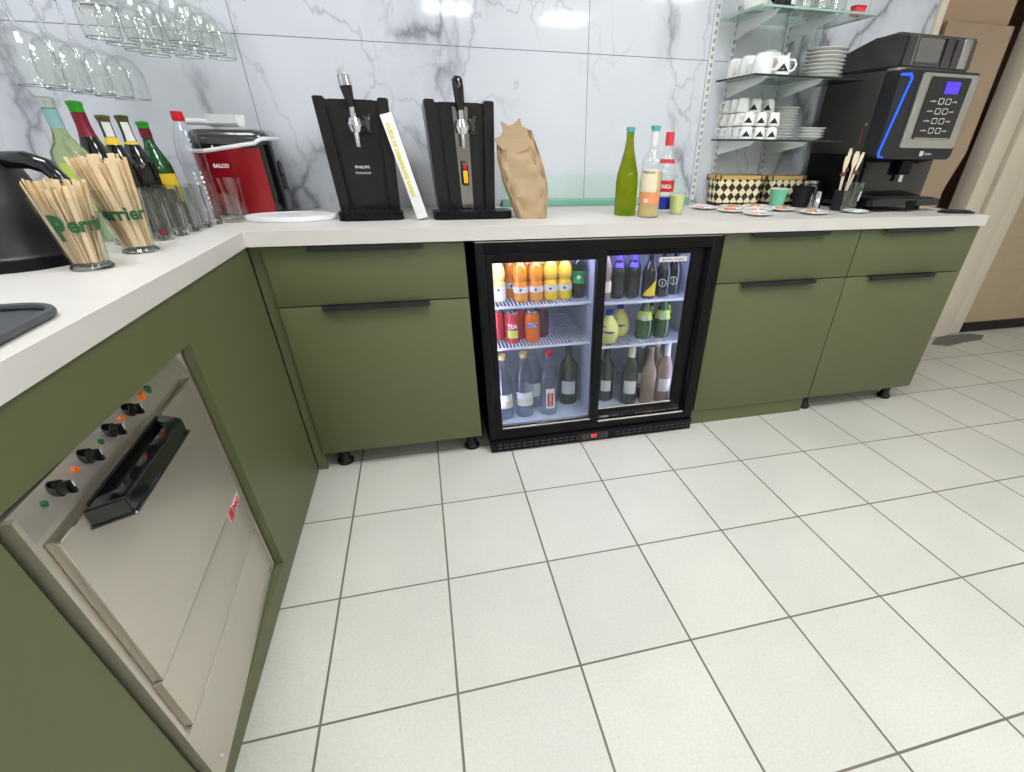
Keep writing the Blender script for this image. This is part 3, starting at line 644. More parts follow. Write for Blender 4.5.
g = G(); g.tube([(p*ca, p*sa, z) for p, z in pts], [0.014, 0.0145, 0.015, 0.015, 0.0135, 0.0125, 0.012, 0.012, 0.012, 0.012], M['black_gloss'], 14); g.build('handle', t)
# tray corner at the near left
t = thing('tray', 'dark grey tray with raised rim, cut off by the left edge of the photo', 'tray', (-0.154, -0.917, ZC), R(2))
def tray(g, w, d):
    g.prism(rrect(w, d, 0.05, 8), 0.0, 0.004, M['dark_grey'])
g = G(); tray(g, 0.25, 0.24); g.build('base', t)
pts = [(x, y, 0.008) for x, y in rrect(0.25, 0.24, 0.05, 8)]; g = G(); g.tube(pts, 0.006, M['dark_grey'], 8, True); g.build('rim', t)

# ------------------------------------------------------------------ tumblers beside the stirrers
tum = thing('tumbler', 'x', 'glass', (0, 0, 0))
g = G(); g.lathe([(0, 0.002), (r := 0.0255, 0), (0.027, 0.004), (0.029, 0.05), (0.0315, 0.108), (0.0305, 0.108), (0.028, 0.05), (0.0255, 0.014), (0, 0.012)], M['glass'], 12, smooth=False); g.build('glass_body', tum)
g = G(); g.lathe([(0, 0.001), (0.025, 0.0005), (0.026, 0.006), (0.0245, 0.013), (0, 0.011)], M['glass'], 24); g.build('glass_base', tum)
spots = [(-0.150, -0.118), (-0.142, -0.045), (-0.136, 0.028), (-0.128, 0.100), (-0.120, 0.170)] + [(-0.205, -0.175), (-0.207, -0.105)]
spots2 = [(-0.204, -0.034), (-0.200, 0.040), (-0.194, 0.112), (-0.186, 0.183)]
for i, (x, y) in enumerate(spots+spots2):
    o = tum if i == 0 else tree_copy(tum)
    o.location = (x, y, ZC); tag(o, 'empty clear faceted tumbler in the cluster between the stirrers and the water glass', 'glass', 'tumblers on the left worktop')
g = G(); g.lathe([(0.0270, 0.012), (0.0276, 0.026)], M['foil_red'], 8, a0=R(-75), a1=R(-45)); g.build('red_mark', tum, 'small dark red mark')
t = thing('tumbler', 'glass of water with thick base in front of the red machine', 'glass', (-0.070, 0.205, ZC))
g = G(); g.lathe([(0, 0), (0.028, 0), (0.0335, 0.078), (0.032, 0.078), (0.0265, 0.006), (0, 0.006)], M['clear_wall'], 28); g.build('glass_body', t)
g = G(); g.lathe([(0, 0.006), (0.0262, 0.006), (0.0300, 0.052), (0, 0.052)], M['water'], 28); g.build('water', t)
t = thing('tumbler', 'tall empty tumbler with waisted side against the red machine', 'glass', (-0.072, 0.285, ZC))
g = G(); g.lathe([(0, 0), (0.028, 0), (0.030, 0.02), (0.0275, 0.06), (0.034, 0.118), (0.0325, 0.118), (0.026, 0.06), (0.0275, 0.012), (0, 0.010)], M['clear_wall'], 28); g.build('glass_body', t)

# ------------------------------------------------------------------ red ice maker
t = thing('ice_maker', 'metallic red and black ice maker with white scoop against the marble wall', 'ice maker', (-0.062, 0.447, ZC), R(2))
W2, D2, H2 = 0.120, 0.100, 0.240
out = rrect(2*W2, 2*D2, 0.045, 8)
def frac(z): return 1.0
g = G(); g.prism(rrect(2*W2-0.004, 2*D2-0.004, 0.044, 8), 0.004, 0.208, M['black_gloss'], smooth=True); g.build('body', t)
# red front skin wraps the front-right corner
g = G(); fr = [p for p in rrect(2*W2+0.002, 2*D2+0.002, 0.045, 8) if p[1] < -0.035 and p[0] < W2-0.034]
fr.sort(key=lambda p: p[0]); inn = [(x*0.985, y*0.985) for x, y in fr][::-1]
g.prism(fr+inn, 0.010, 0.196, M['red_metal'], smooth=True); fp = g.build('front_panel', t, 'metallic red front panel')
g = G()
rings = [(1.0, 0.208), (1.0, 0.222), (0.97, 0.236), (0.88, 0.246), (0.4, 0.250)]
prev = None
for k, z in rings:
    ring = [g.bm.verts.new((x*k, y*k, z)) for x, y in out]
    if prev:
        for i in range(len(ring)): f_ = g.bm.faces.new((prev[i], prev[(i+1) % len(ring)], ring[(i+1) % len(ring)], ring[i])); f_.smooth = True; f_.material_index = 0
    else: g.bm.faces.new(ring)
    prev = ring
g.bm.faces.new(prev); g.mi(M['smoke']); g.build('lid', t, 'glossy dark lid')
# white trim band: low along the front, sweeping up on the right
band_pts = []
for x, y in sorted([p for p in out if p[1] < 0.06 and p[0] > -W2+0.001], key=lambda p: (p[0] > W2-0.001, p[0] if p[0] <= W2-0.001 else p[1])):
    s_ = max(0, min(1, (x-0.03)/0.075)); z = 0.188+0.035*(s_*s_*(3-2*s_)); band_pts.append((x*1.012, y*1.012, z))
g = G(); g.tube(band_pts, 0.0058, M['white'], 8); g.build('trim_band', t, 'white trim band')
lettering('SALCO', 0.011, M['print_white'], fp, lambda x, y, d: (-0.040+x, -D2-0.0012-d, 0.148+y), bold=0.04, width=0.045)
g = G(); g.cyl((W2-0.004, -0.02, 0.135), (W2+0.0015, -0.02, 0.135), 0.026, M['black'], 20)
for k in range(4): g.box(W2+0.0016, W2+0.003, -0.04+k*0.012, -0.036+k*0.012, 0.075, 0.125, M['slot'], mtx=None)
g.build('side_vent', t)
g = G(); g.box(-0.05, -0.045, -D2-0.0015, -D2, 0.197, 0.203, M['print_white']); g.box(-0.02, -0.005, -D2-0.0015, -D2, 0.197, 0.203, M['print_white']); g.build('control_marks', t)
t = thing('ice_scoop', 'white plastic ice scoop lying on top of the red ice maker', 'scoop', (-0.085, 0.385, ZC+0.2520), R(-8))
g = G()
sec = [(-0.026, 0.026), (-0.022, 0.008), (-0.012, 0.001), (0.012, 0.001), (0.022, 0.008), (0.026, 0.026), (0.023, 0.026), (0.0195, 0.0105), (0.011, 0.004), (-0.011, 0.004), (-0.0195, 0.0105), (-0.023, 0.026)]
g.prism([(a*1.5, b*1.3) for a, b in sec], -0.01, 0.075, M['white'], 'x'); g.build('bowl', t)
g = G(); g.tube([(-0.008, 0, 0.010), (-0.04, 0, 0.014), (-0.09, 0, 0.014)], [0.010, 0.008, 0.009], M['white'], 10); g.build('handle', t)
# white oval lid
t = thing('oval_lid', 'flat white oval lid lying on the worktop left of the first tap machine', 'lid', (0.093, 0.250, ZC))
g = G(); g.lathe([(0, 0), (0.138, 0), (0.142, 0.003), (0.142, 0.010), (0.136, 0.012), (0, 0.009)], M['white'], 48, sq=0.66); g.build('lid_disc', t)
g = G(); g.tube([(0.139*math.cos(2*PI*k/48), 0.66*0.139*math.sin(2*PI*k/48), 0.0115) for k in range(48)], 0.0022, M['white'], 6, True); g.build('rim', t)

# ------------------------------------------------------------------ beer tap machines
def tap_machine(loc, rz, label, variant):
    t = thing('beer_tap_machine', label, 'drinks dispenser', loc, rz)
    H = 0.326
    secs = [(0.0, 0.085, 0.050, 0.20), (0.012, 0.088, 0.050, 0.21), (0.05, 0.084, 0.055, 0.21), (0.30, 0.099, 0.030, 0.235), (H, 0.100, 0.028, 0.235)]
    # body: slightly flared tower with two raised side cheeks at the top
    g = G(); prev = None; N_ = 6
    for z, hw, y0, y1 in secs:
        ol = rrect(2*hw, y1-y0, 0.022, N_, 0, (y0+y1)/2); ring = [g.bm.verts.new((x, y, z)) for x, y in ol]
        if prev:
            for i in range(len(ring)): f_ = g.bm.faces.new((prev[i], prev[(i+1) % len(ring)], ring[(i+1) % len(ring)], ring[i])); f_.smooth = True
        else: g.bm.faces.new(ring)
        prev = ring
    g.bm.faces.new(prev); g.mi(M['tap_black']); g.build('body', t)
    for s in (-1, 1):
        g = G(); g.prism([(0.036, 0.02), (0.020, 0.30), (0.014, 0.331), (0.020, 0.334), (0.06, 0.330), (0.12, 0.327), (0.22, 0.322), (0.225, 0.02)], s*0.060, s*0.091, M['tap_black'], 'x')
        for v in g.bm.verts: v.co.x += s*0.013*(v.co.z/0.34)
        bmesh.ops.bevel(g.bm, geom=g.bm.edges[:], offset=0.003, segments=2, affect='EDGES')
        g.build('side_cheek', t)
    g = G(); g.prism([(-0.05, 0.0), (0.05, 0.0), (0.06, H+0.001), (-0.06, H+0.001)], 0.024, 0.034, M['tap_black'], 'y')
    for v in g.bm.verts: v.co.y += 0.018-0.02*v.co.z/H
    fpn = g.build('front_panel', t)
    # drip tray
    g = G(); g.prism(rrect(0.196 if variant == 1 else 0.255, 0.10, 0.03, 6, 0 if variant == 1 else 0.012, 0.012), 0.0, 0.024, M['black'], smooth=True)
    dt = g.build('drip_tray', t)
    g = G(); w_ = 0.16 if variant == 1 else 0.20
    for k in range(9): g.box(-w_/2+k*w_/9, -w_/2+k*w_/9+0.008, -0.03, 0.035, 0.0245, 0.0265, M['charcoal'])
    g.build('drip_grid', dt)
    # tap
    yb = 0.012
    g = G(); g.cyl((0, 0.035, 0.262), (0, -0.006, 0.262), 0.021, M['chrome'], 24); g.lathe([(0, -0.024), (0.016, -0.018), (0.023, 0.0), (0.016, 0.018), (0, 0.024)], M['chrome'], 20, (0, -0.012, 0.262))
    g.cyl((0, -0.014, 0.262), (0, -0.022, 0.205), 0.0085, M['chrome'], 14, 0.0065); g.cyl((0, -0.012, 0.28), (0, -0.012, 0.312), 0.009, M['chrome'], 14)
    g.build('tap', t, 'chrome tap')
    g = G(); g.box(0.022, 0.046, 0.010, 0.022, 0.242, 0.292, M['black_gloss'], 0.004); g.box(0.030, 0.040, 0.0085, 0.010, 0.250, 0.284, M['slot']); g.build('side_latch', t)
    g = G(); 
    if variant == 1:
        g.cyl((0, -0.012, 0.305), (-0.006, -0.006, 0.356), 0.0095, M['black_gloss'], 16, 0.0175)
        hd = g.build('tap_handle', t, 'black handle'); g = G(); g.cyl((-0.006, -0.006, 0.3565), (-0.008, -0.004, 0.382), 0.018, M['chrome'], 16, 0.0165); g.build('handle_cap', hd, 'silver handle cap')
    else:
        g.tube([(0, -0.012, 0.305), (-0.001, -0.010, 0.325), (-0.002, -0.008, 0.36), (-0.003, -0.006, 0.382), (-0.003, -0.006, 0.390)], [0.010, 0.0135, 0.0165, 0.016, 0.009], M['black_gloss'], 16); g.build('tap_handle', t, 'black handle')
    if variant == 1:
        lettering('PHILIPS', 0.0075, M['print_white'], fpn, lambda x, y, d: (-0.002+x, 0.0318-d, 0.150+y), bold=0.02, width=0.042)
        lettering('PerfectDraft', 0.007, M['print_white'], fpn, lambda x, y, d: (-0.002+x, 0.0322-d, 0.134+y), width=0.044)
    else:
        g = G(); g.prism([(-0.016, 0.028), (0.020, 0.028), (0.023, 0.316), (-0.023, 0.316)], 0.012, 0.016, M['dark_steel'], 'y')
        for v in g.bm.verts: v.co.y += 0.026-0.02*v.co.z/H
        g.build('chrome_strip', t, 'polished steel centre strip')
        g = G(); g.box(-0.011, 0.011, 0.014, 0.024, 0.098, 0.168, M['black_gloss'], 0.004); lv = g.build('level_window', t)
        g = G(); g.box(-0.006, 0.007, 0.0125, 0.0145, 0.106, 0.142, M['amber'], 0.001); g.build('amber_light', lv, 'amber lit window')
        g = G(); g.box(-0.005, 0.006, 0.0125, 0.0145, 0.146, 0.160, M['print_red'], 0.001); g.build('red_light', lv)
    return t
tap_machine((0.349, 0.200, ZC), R(3), 'black tap machine with silver-capped handle, beside the white oval lid', 1).scale = (1.05, 1, 1)
tap_machine((0.672, 0.185, ZC), R(1), 'black tap machine with steel centre strip, beside the brown paper bag', 2).scale = (1.06, 1, 1)
# slim white box leaning on the first machine
t = thing('slim_box', 'slim white box with yellow writing on its edge leaning between the tap machines', 'box', (0.515, 0.158, ZC), rot=(0, R(-13.5), R(2)))
g = G(); g.box(-0.018, 0.018, 0.0, 0.055, 0.005, 0.300, M['white'], 0.002); bx = g.build('box_body', t)
lettering('GUIDE DE DEMARRAGE RAPIDE', 0.013, M['print_yellow'], t, lambda x, y, d: (-0.004+y, -0.0006-d, 0.175-x), bold=0.03, width=0.205)

# paper bag: crumpled kraft
t = thing('paper_bag', 'crumpled brown paper bag with folded top beside the second tap machine', 'bag', (0.888, 0.166, ZC), R(0))
g = G(); NA, NZ = 40, 22; prev = None; rnd = random.Random(4)
jit = [[rnd.uniform(-1, 1) for _ in range(NA)] for _ in range(NZ+1)]
for j in range(NZ+1):
    s_ = j/NZ; z = 0.245*s_
    wx = 0.053+0.024*math.sin(s_*2.7)-0.006*s_*s_; dy = 0.033*(1-0.70*s_**1.8)
    cx = -0.046*s_+0.004*math.sin(5*s_); ring = []
    for i in range(NA):
        a = 2*PI*i/NA; cc, ss = math.cos(a), math.sin(a)
        px_ = math.copysign(abs(cc)**0.55, cc)*wx; py_ = math.copysign(abs(ss)**0.6, ss)*dy
        fold = 0.0040*math.sin(7*a+3*s_*5)+0.0034*math.sin(11*a-13*s_)+0.0034*jit[j][i]
        topz = (0.018*math.sin(a*1.0+2.4)+0.008*math.sin(3*a)) * s_**3
        ring.append(g.bm.verts.new((px_*(1+fold*3)+cx, py_+fold, z+topz)))
    if prev:
        for i in range(NA): f_ = g.bm.faces.new((prev[i], prev[(i+1) % NA], ring[(i+1) % NA], ring[i])); f_.smooth = (rnd.random() < 0.55)
    else: g.bm.faces.new(ring)
    prev = ring
g.mi(M['kraft']); g.build('bag_body', t)
g = G()   # the peaked, torn mouth flaps
def flap(pts, th=0.0015):
    g.prism(pts, -0.006, -0.006+th, M['kraft'], 'y')
g.prism([(-0.098, 0.205), (-0.122, 0.232), (-0.100, 0.240), (-0.060, 0.232), (-0.028, 0.238), (-0.004, 0.222), (-0.012, 0.205), (-0.050, 0.190)], -0.020, -0.014, M['kraft'], 'y')
g.prism([(-0.075, 0.225), (-0.085, 0.255), (-0.092, 0.280), (-0.066, 0.268), (-0.048, 0.274), (-0.030, 0.290), (-0.022, 0.264), (-0.010, 0.225)], 0.004, 0.010, M['kraft'], 'y')
bmesh.ops.subdivide_edges(g.bm, edges=g.bm.edges[:], cuts=2)
for v in g.bm.verts: v.co.y += rnd.uniform(-0.003, 0.003)
g.build('folded_top', t)

# ------------------------------------------------------------------ hanging glass rack
def rack(xs, ys, zr, hg, rg, label, glabel, grp, rowdir):
    t = thing('hanging_glass_rack', label, 'rack', ((min(xs)+max(xs))/2, (min(ys)+max(ys))/2, zr)); cx, cy = t.location.x, t.location.y
    for y in ys:
        for s in (-1, 1):
            g = G(); g.tube([(min(xs)-cx-0.05, y-cy+s*0.012, 0.004), (max(xs)-cx+0.05, y-cy+s*0.012, 0.004)], 0.0025, M['chrome'], 8); g.build('rail', t)
    for x in (min(xs)-0.04, max(xs)+0.04):
        g = G(); g.tube([(x-cx, min(ys)-cy-0.02, 0.009), (x-cx, max(ys)-cy+0.02, 0.009)], 0.0025, M['chrome'], 8); g.tube([(x-cx, 0, 0.009), (x-cx, 0, 2.498-zr)], 0.003, M['chrome'], 8); g.build('hanger', t)
    gl = thing('hanging_wine_glass', 'x', 'wine glass', (0, 0, 0)); 
    g = G(); k = hg/0.2; q = rg/0.04
    g.lathe([(0.0395*q, 0.0), (0.043*q, 0.03*k), (0.041*q, 0.06*k), (0.028*q, 0.088*k), (0.006, 0.105*k)], M['clear_wall'], 24)
    g.lathe([(0.038*q, 0.0), (0.0415*q, 0.03*k), (0.0395*q, 0.06*k), (0.0265*q, 0.087*k), (0.0, 0.100*k)], M['clear_wall'], 24)
    g.build('bowl', gl)
    g = G(); g.lathe([(0.005, 0.105*k), (0.0036, 0.13*k), (0.0036, 0.185*k), (0.007, 0.196*k), (0.034*q, 0.1985*k), (0.034*q, 0.2*k), (0, 0.2*k)], M['glass'], 20); g.build('stem_and_foot', gl)
    g = G(); g.tube([(0.0390*q*math.cos(2*PI*i/28), 0.0390*q*math.sin(2*PI*i/28), 0.0) for i in range(28)], 0.0011, M['chrome_rim'], 5, True); g.build('rim', gl)
    n = 0
    for y in ys:
        for x in xs:
            o = gl if n == 0 else tree_copy(gl); n += 1
            o.location = (x, y, zr-hg+0.008); tag(o, glabel, 'wine glass', grp)
M['chrome_rim'] = sheet_glass('bright_glass_rim', (190, 196, 200), 6.0)
rack([-0.20, -0.11, -0.02], [0.12, 0.22, 0.32, 0.42], 1.455, 0.19, 0.038, 'wire rack over the left worktop holding rows of stemmed glasses, right-hand one', 'stemmed glass hanging upside down in the right-hand rack', 'glasses in the right-hand hanging rack', 0)
rack([-0.31], [-0.02, 0.095, 0.21, 0.325, 0.44], 1.372, 0.215, 0.047, 'wire rack near the left wall holding large stemmed glasses above the bottles', 'large stemmed glass hanging upside down above the bottle necks', 'large glasses hanging over the bottles', 0)

# ------------------------------------------------------------------ wall shelves
def upright(x, w_, label):
    t = thing('shelf_upright', label, 'shelf upright', (x, WY-0.0005, 0.86))
    g = G(); g.box(-w_/2, w_/2, -0.012, 0, 0, 1.1, M['white_metal'], 0.001)
    z = 0.02
    while z < 1.08:
        g.box(-0.0042, -0.0015, -0.0126, -0.0121, z, z+0.013, M['slot']); g.box(0.0015, 0.0042, -0.0126, -0.0121, z, z+0.013, M['slot']); z += 0.025
    g.build('slotted_rail', t); return t
upright(1.712, 0.022, 'slotted white wall rail left of the glass shelves')
upright(1.800, 0.018, 'slotted white wall rail holding the left ends of the shelf brackets')
upright(2.040, 0.018, 'slotted white wall rail holding the right brackets, behind the cups')
def shelf(x0, x1, y0, z, label, edge):
    t = thing('glass_shelf', label, 'shelf', (0, 0, z))
    g = G(); g.box(x0, x1, y0, WY-0.013, -0.006, 0.0, M['shelf_glass']); g.build('glass_plate', t)
    g = G(); g.box(x0, x1, y0-0.0012, y0, -0.006, 0.0, edge); g.box(x0-0.0012, x0, y0, WY-0.013, -0.006, 0, edge); g.box(x1, x1+0.0012, y0, WY-0.013, -0.006, 0, edge); g.build('edge', t)
    for bx_ in (1.80, 2.04):
        g = G(); g.prism([(WY-0.0135, -0.0065), (WY-0.0135, -0.058), (y0+0.03, -0.020), (y0+0.014, -0.012), (y0+0.014, -0.0065)], bx_-0.0015, bx_+0.0015, M['white_metal'], 'x'); 
        g.box(bx_-0.007, bx_+0.007, y0+0.014, WY-0.0135, -0.0085, -0.0066, M['white_metal']); g.build('bracket', t)
    return t
SY = 0.27
shelf(1.765, 2.205, SY, 1.091, 'lowest glass wall shelf carrying the stacked espresso cups and saucers', M['dark_glass_edge'])
shelf(1.745, 2.225, SY, 1.289, 'middle glass wall shelf carrying white cups and a stack of plates', M['dark_glass_edge'])
shelf(1.725, 2.20, SY, 1.474, 'top glass wall shelf with a jug and glasses, greenish edge', M['edge_pale'])
# espresso cups, upside down, with a black triangle mark
def cup_proto(h, r, label, grp, mark=True, name='espresso_cup'):
    c = thing(name, label, 'cup', (0, 0, 0), 0, grp)
    g = G(); g.lathe([(r, 0), (r*1.0, h*0.3), (r*0.86, h*0.85), (r*0.70, h), (0, h), ], M['china'], 24); g.lathe([(r, 0), (r*0.92, 0), (r*0.9, h*0.3), (0, h*0.6)], M['china'], 24); g.build('cup_body', c)
    g = G(); g.tube([(-r*0.86, 0, h*0.82), (-r*1.32, 0, h*0.80), (-r*1.55, 0, h*0.55), (-r*1.38, 0, h*0.28), (-r*0.95, 0, h*0.22)], r*0.12, M['china'], 8); g.build('handle', c)
    if mark:
        f_ = lambda z: r*1.0-(max(0, z/h-0.3))*r*0.25+0.0006
        g = G()
        a0 = R(-110)
        tri = [(-0.62, 0.18), (0.62, 0.18), (0.0, 0.62)]
        n_ = 8; vs_ = []
        for i in range(n_+1):
            u_ = -0.62+1.24*i/n_; zt_ = 0.18+0.44*(1-abs(u_)/0.62)
            lo = (f_(0.18*h)*math.cos(a0+u_), f_(0.18*h)*math.sin(a0+u_), 0.18*h); hi = (f_(zt_*h)*math.cos(a0+u_), f_(zt_*h)*math.sin(a0+u_), zt_*h+1e-5)
            vs_.append((g.bm.verts.new(lo), g.bm.verts.new(hi)))
        for (a_, b_), (c_, d_) in zip(vs_, vs_[1:]):
            g.bm.faces.new((a_, c_, d_, b_))
        g.mi(M['print_black']); g.build('triangle_mark', c, 'black triangle mark')
    return c
cup = cup_proto(0.0445, 0.0255, 'small white cup with black triangle mark, stacked upside down on the lowest glass shelf', 'espresso cups on the lowest shelf')
n = 0
for layer in range(3):
    for ix in range(3):
        for iy in range(4 if True else 3):
            if ix > 0 and iy > 1: continue
            if (layer == 2 and iy == 0) or iy == 3 and ix > 0: continue
            o = cup if n == 0 else tree_copy(cup); n += 1
            if iy > 0:
                for ch in list(o.children):
                    if n > 1 and ch.name.startswith('triangle_mark') and ix == 0: bpy.data.objects.remove(ch)
            o.location = (1.812+ix*0.057+random.uniform(-0.0015, 0.0015), 0.365+iy*0.054, 1.0915+layer*0.0447); o.rotation_euler = (0, 0, random.uniform(-0.1, 0.1)+(-0.1 if iy == 0 else -0.45))
# plates
def plate_mesh(r, h=0.0115):
    g = G(); g.lathe([(0, 0.0), (r*0.55, 0.0), (r*0.58, 0.002), (r*0.9, h*0.75), (r, h), (r*0.985, h+0.0015), (r*0.88, h*0.85), (r*0.55, 0.0035), (0, 0.0035)], M['china'], 36)
    return g
def stack(x, y, z, n, r, step, lb, grp, first_lb=None):
    o0 = None
    for i in range(n):
        if o0 is None: o0 = plate_mesh(r).build('saucer' if r < 0.08 else 'plate'); o = o0
        else: o = o0.copy(); COL.objects.link(o)
        o.location = (x+random.uniform(-0.0015, 0.0015), y+random.uniform(-0.0015, 0.0015), z+i*step)
        tag(o, lb, 'plate', grp)
stack(2.030, 0.450, 1.0915, 11, 0.056, 0.0098, 'white saucer in the tall stack beside the espresso cups', 'tall saucer stack on the lowest shelf')
stack(2.138, 0.395, 1.0915, 4, 0.054, 0.0102, 'white saucer in the short stack at the right end of the lowest shelf', 'short saucer stack on the lowest shelf')
stack(2.125, 0.400, 1.2895, 8, 0.076, 0.0120, 'white plate in the big stack on the middle glass shelf', 'plate stack on the middle shelf')
stack(1.985, 0.475, 1.2895, 5, 0.045, 0.0105, 'white saucer in the small stack behind the cups on the middle shelf', 'small saucer stack on the middle shelf')
# white cups on the middle shelf
for i, (x, y, rz, lb) in enumerate(((1.790, 0.480, 0.9, 'white cup upside down at the back left of the middle shelf'), (1.795, 0.398, 0.9, 'white cup upside down on the middle shelf, second from the back'), (1.800, 0.316, 2.6, 'white cup upside down at the front left corner of the middle shelf'))):
    c = cup_proto(0.062, 0.036, lb, None, False, 'coffee_cup'); c.location = (x, y, 1.2895); c.rotation_euler = (0, 0, rz)
    g = G(); g.box(-0.004, 0.004, -0.037, -0.0352, 0.018, 0.046, M['print_black'], 0.001); g.build('slot_mark', c, 'narrow black mark')
c = cup_proto(0.056, 0.034, 'white cup with black triangle mark, front right of the cups on the middle shelf', None, True, 'coffee_cup'); c.location = (1.876, 0.315, 1.2895); c.rotation_euler = (0, 0, 2.6)
for ch in c.children:
    if ch.name.startswith('triangle'): ch.rotation_euler = (0, 0, -2.55)
t = thing('teapot', 'rounded white china pot lying tallest among the cups on the middle shelf', 'teapot', (1.900, 0.432, 1.2895), R(-60))
g = G(); g.lathe([(0, 0), (0.038, 0), (0.047, 0.02), (0.049, 0.05), (0.040, 0.078), (0.022, 0.088), (0, 0.09)], M['china'], 28); g.build('pot_body', t)
g = G(); g.tube([(0.044, 0, 0.03), (0.065, 0, 0.045), (0.076, 0, 0.075)], [0.011, 0.008, 0.006], M['china'], 10); g.build('spout', t)
g = G(); g.tube([(-0.044, 0, 0.065), (-0.066, 0, 0.062), (-0.070, 0, 0.040), (-0.046, 0, 0.025)], 0.0045, M['china'], 8); g.build('handle', t)
# things on the top shelf (bottoms show at the upper edge of the photo)
t = thing('jug', 'white china jug at the left of the top glass shelf', 'jug', (1.775, 0.400, 1.4745), R(150))
g = G(); g.lathe([(0, 0), (0.034, 0), (0.045, 0.02), (0.047, 0.06), (0.038, 0.1), (0.042, 0.125), (0.040, 0.125), (0.035, 0.1), (0.04, 0.05), (0, 0.01)], M['china'], 28); g.build('jug_body', t)
g = G(); g.tube([(0.040, 0, 0.105), (0.07, 0, 0.10), (0.078, 0, 0.065), (0.045, 0, 0.03)], 0.005, M['china'], 8); g.build('handle', t)
t = thing('moka_pot', 'black pot with white front beside the jug on the top glass shelf', 'pot', (1.862, 0.350, 1.4745), R(-60))
g = G(); g.lathe([(0, 0), (0.036, 0), (0.038, 0.01), (0.032, 0.06), (0.036, 0.11), (0, 0.115)], M['black_gloss'], 24); g.build('pot_body', t)
g = G(); g.tube([(-0.034, 0, 0.095), (-0.065, 0, 0.09), (-0.068, 0, 0.055), (-0.036, 0, 0.025)], 0.006, M['black'], 8); g.build('handle', t)
g = G(); g.lathe([(0.0385, 0.012), (0.0345, 0.05)], M['white'], 8, a0=-0.5, a1=0.5); g.build('front_patch', t, 'white front patch')
tb = thing('straight_glass', 'clear straight glass standing on the top glass shelf', 'glass', (1.935, 0.32, 1.4745), 0, 'glasses on the top shelf')
g = G(); g.lathe([(0, 0), (0.026, 0), (0.028, 0.09), (0.0265, 0.09), (0.0245, 0.008), (0, 0.007)], M['clear_wall'], 20); g.lathe([(0, 0.0), (0.0262, 0), (0.0262, 0.007), (0, 0.007)], M['glass'], 20); g.build('glass_body', tb)
for i, (x, y) in enumerate(((2.0, 0.32), (2.065, 0.32), (1.935, 0.39), (2.0, 0.39), (2.065, 0.39))): tree_copy(tb, loc=(x, y, 1.4745))
t = thing('small_tin', 'small red tin at the right end of the top glass shelf', 'tin', (2.165, 0.335, 1.4745))
g = G(); g.prism(rrect(0.045, 0.035, 0.006, 3), 0, 0.022, M['cap_pink']); g.build('tin_body', t); g = G(); g.prism(rrect(0.047, 0.037, 0.006, 3), 0.022, 0.028, M['print_red']); g.build('lid', t)

# ------------------------------------------------------------------ baskets
def weave_mat():
    m = bpy.data.materials.new('diamond_woven_straw'); m.use_nodes = True; nt = m.node_tree; b = nt.nodes['Principled BSDF']; L = nt.links; N = nt.nodes.new
    uv = N('ShaderNodeUVMap'); mp = N('ShaderNodeMapping'); mp.inputs['Rotation'].default_value = (0, 0, R(45)); mp.inputs['Scale'].default_value = (40, 40, 1); mp.inputs['Location'].default_value = (0.25, 0.25, 0)
    L.new(uv.outputs[0], mp.inputs[0]); ck = N('ShaderNodeTexChecker'); ck.inputs['Scale'].default_value = 1.0; ck.inputs['Color1'].default_value = srgb(238, 222, 178); ck.inputs['Color2'].default_value = srgb(46, 34, 26)
    L.new(mp.outputs[0], ck.inputs['Vector']); L.new(ck.outputs['Color'], b.inputs['Base Color']); b.inputs['Roughness'].default_value = 0.6
    return m
M['weave'] = weave_mat()
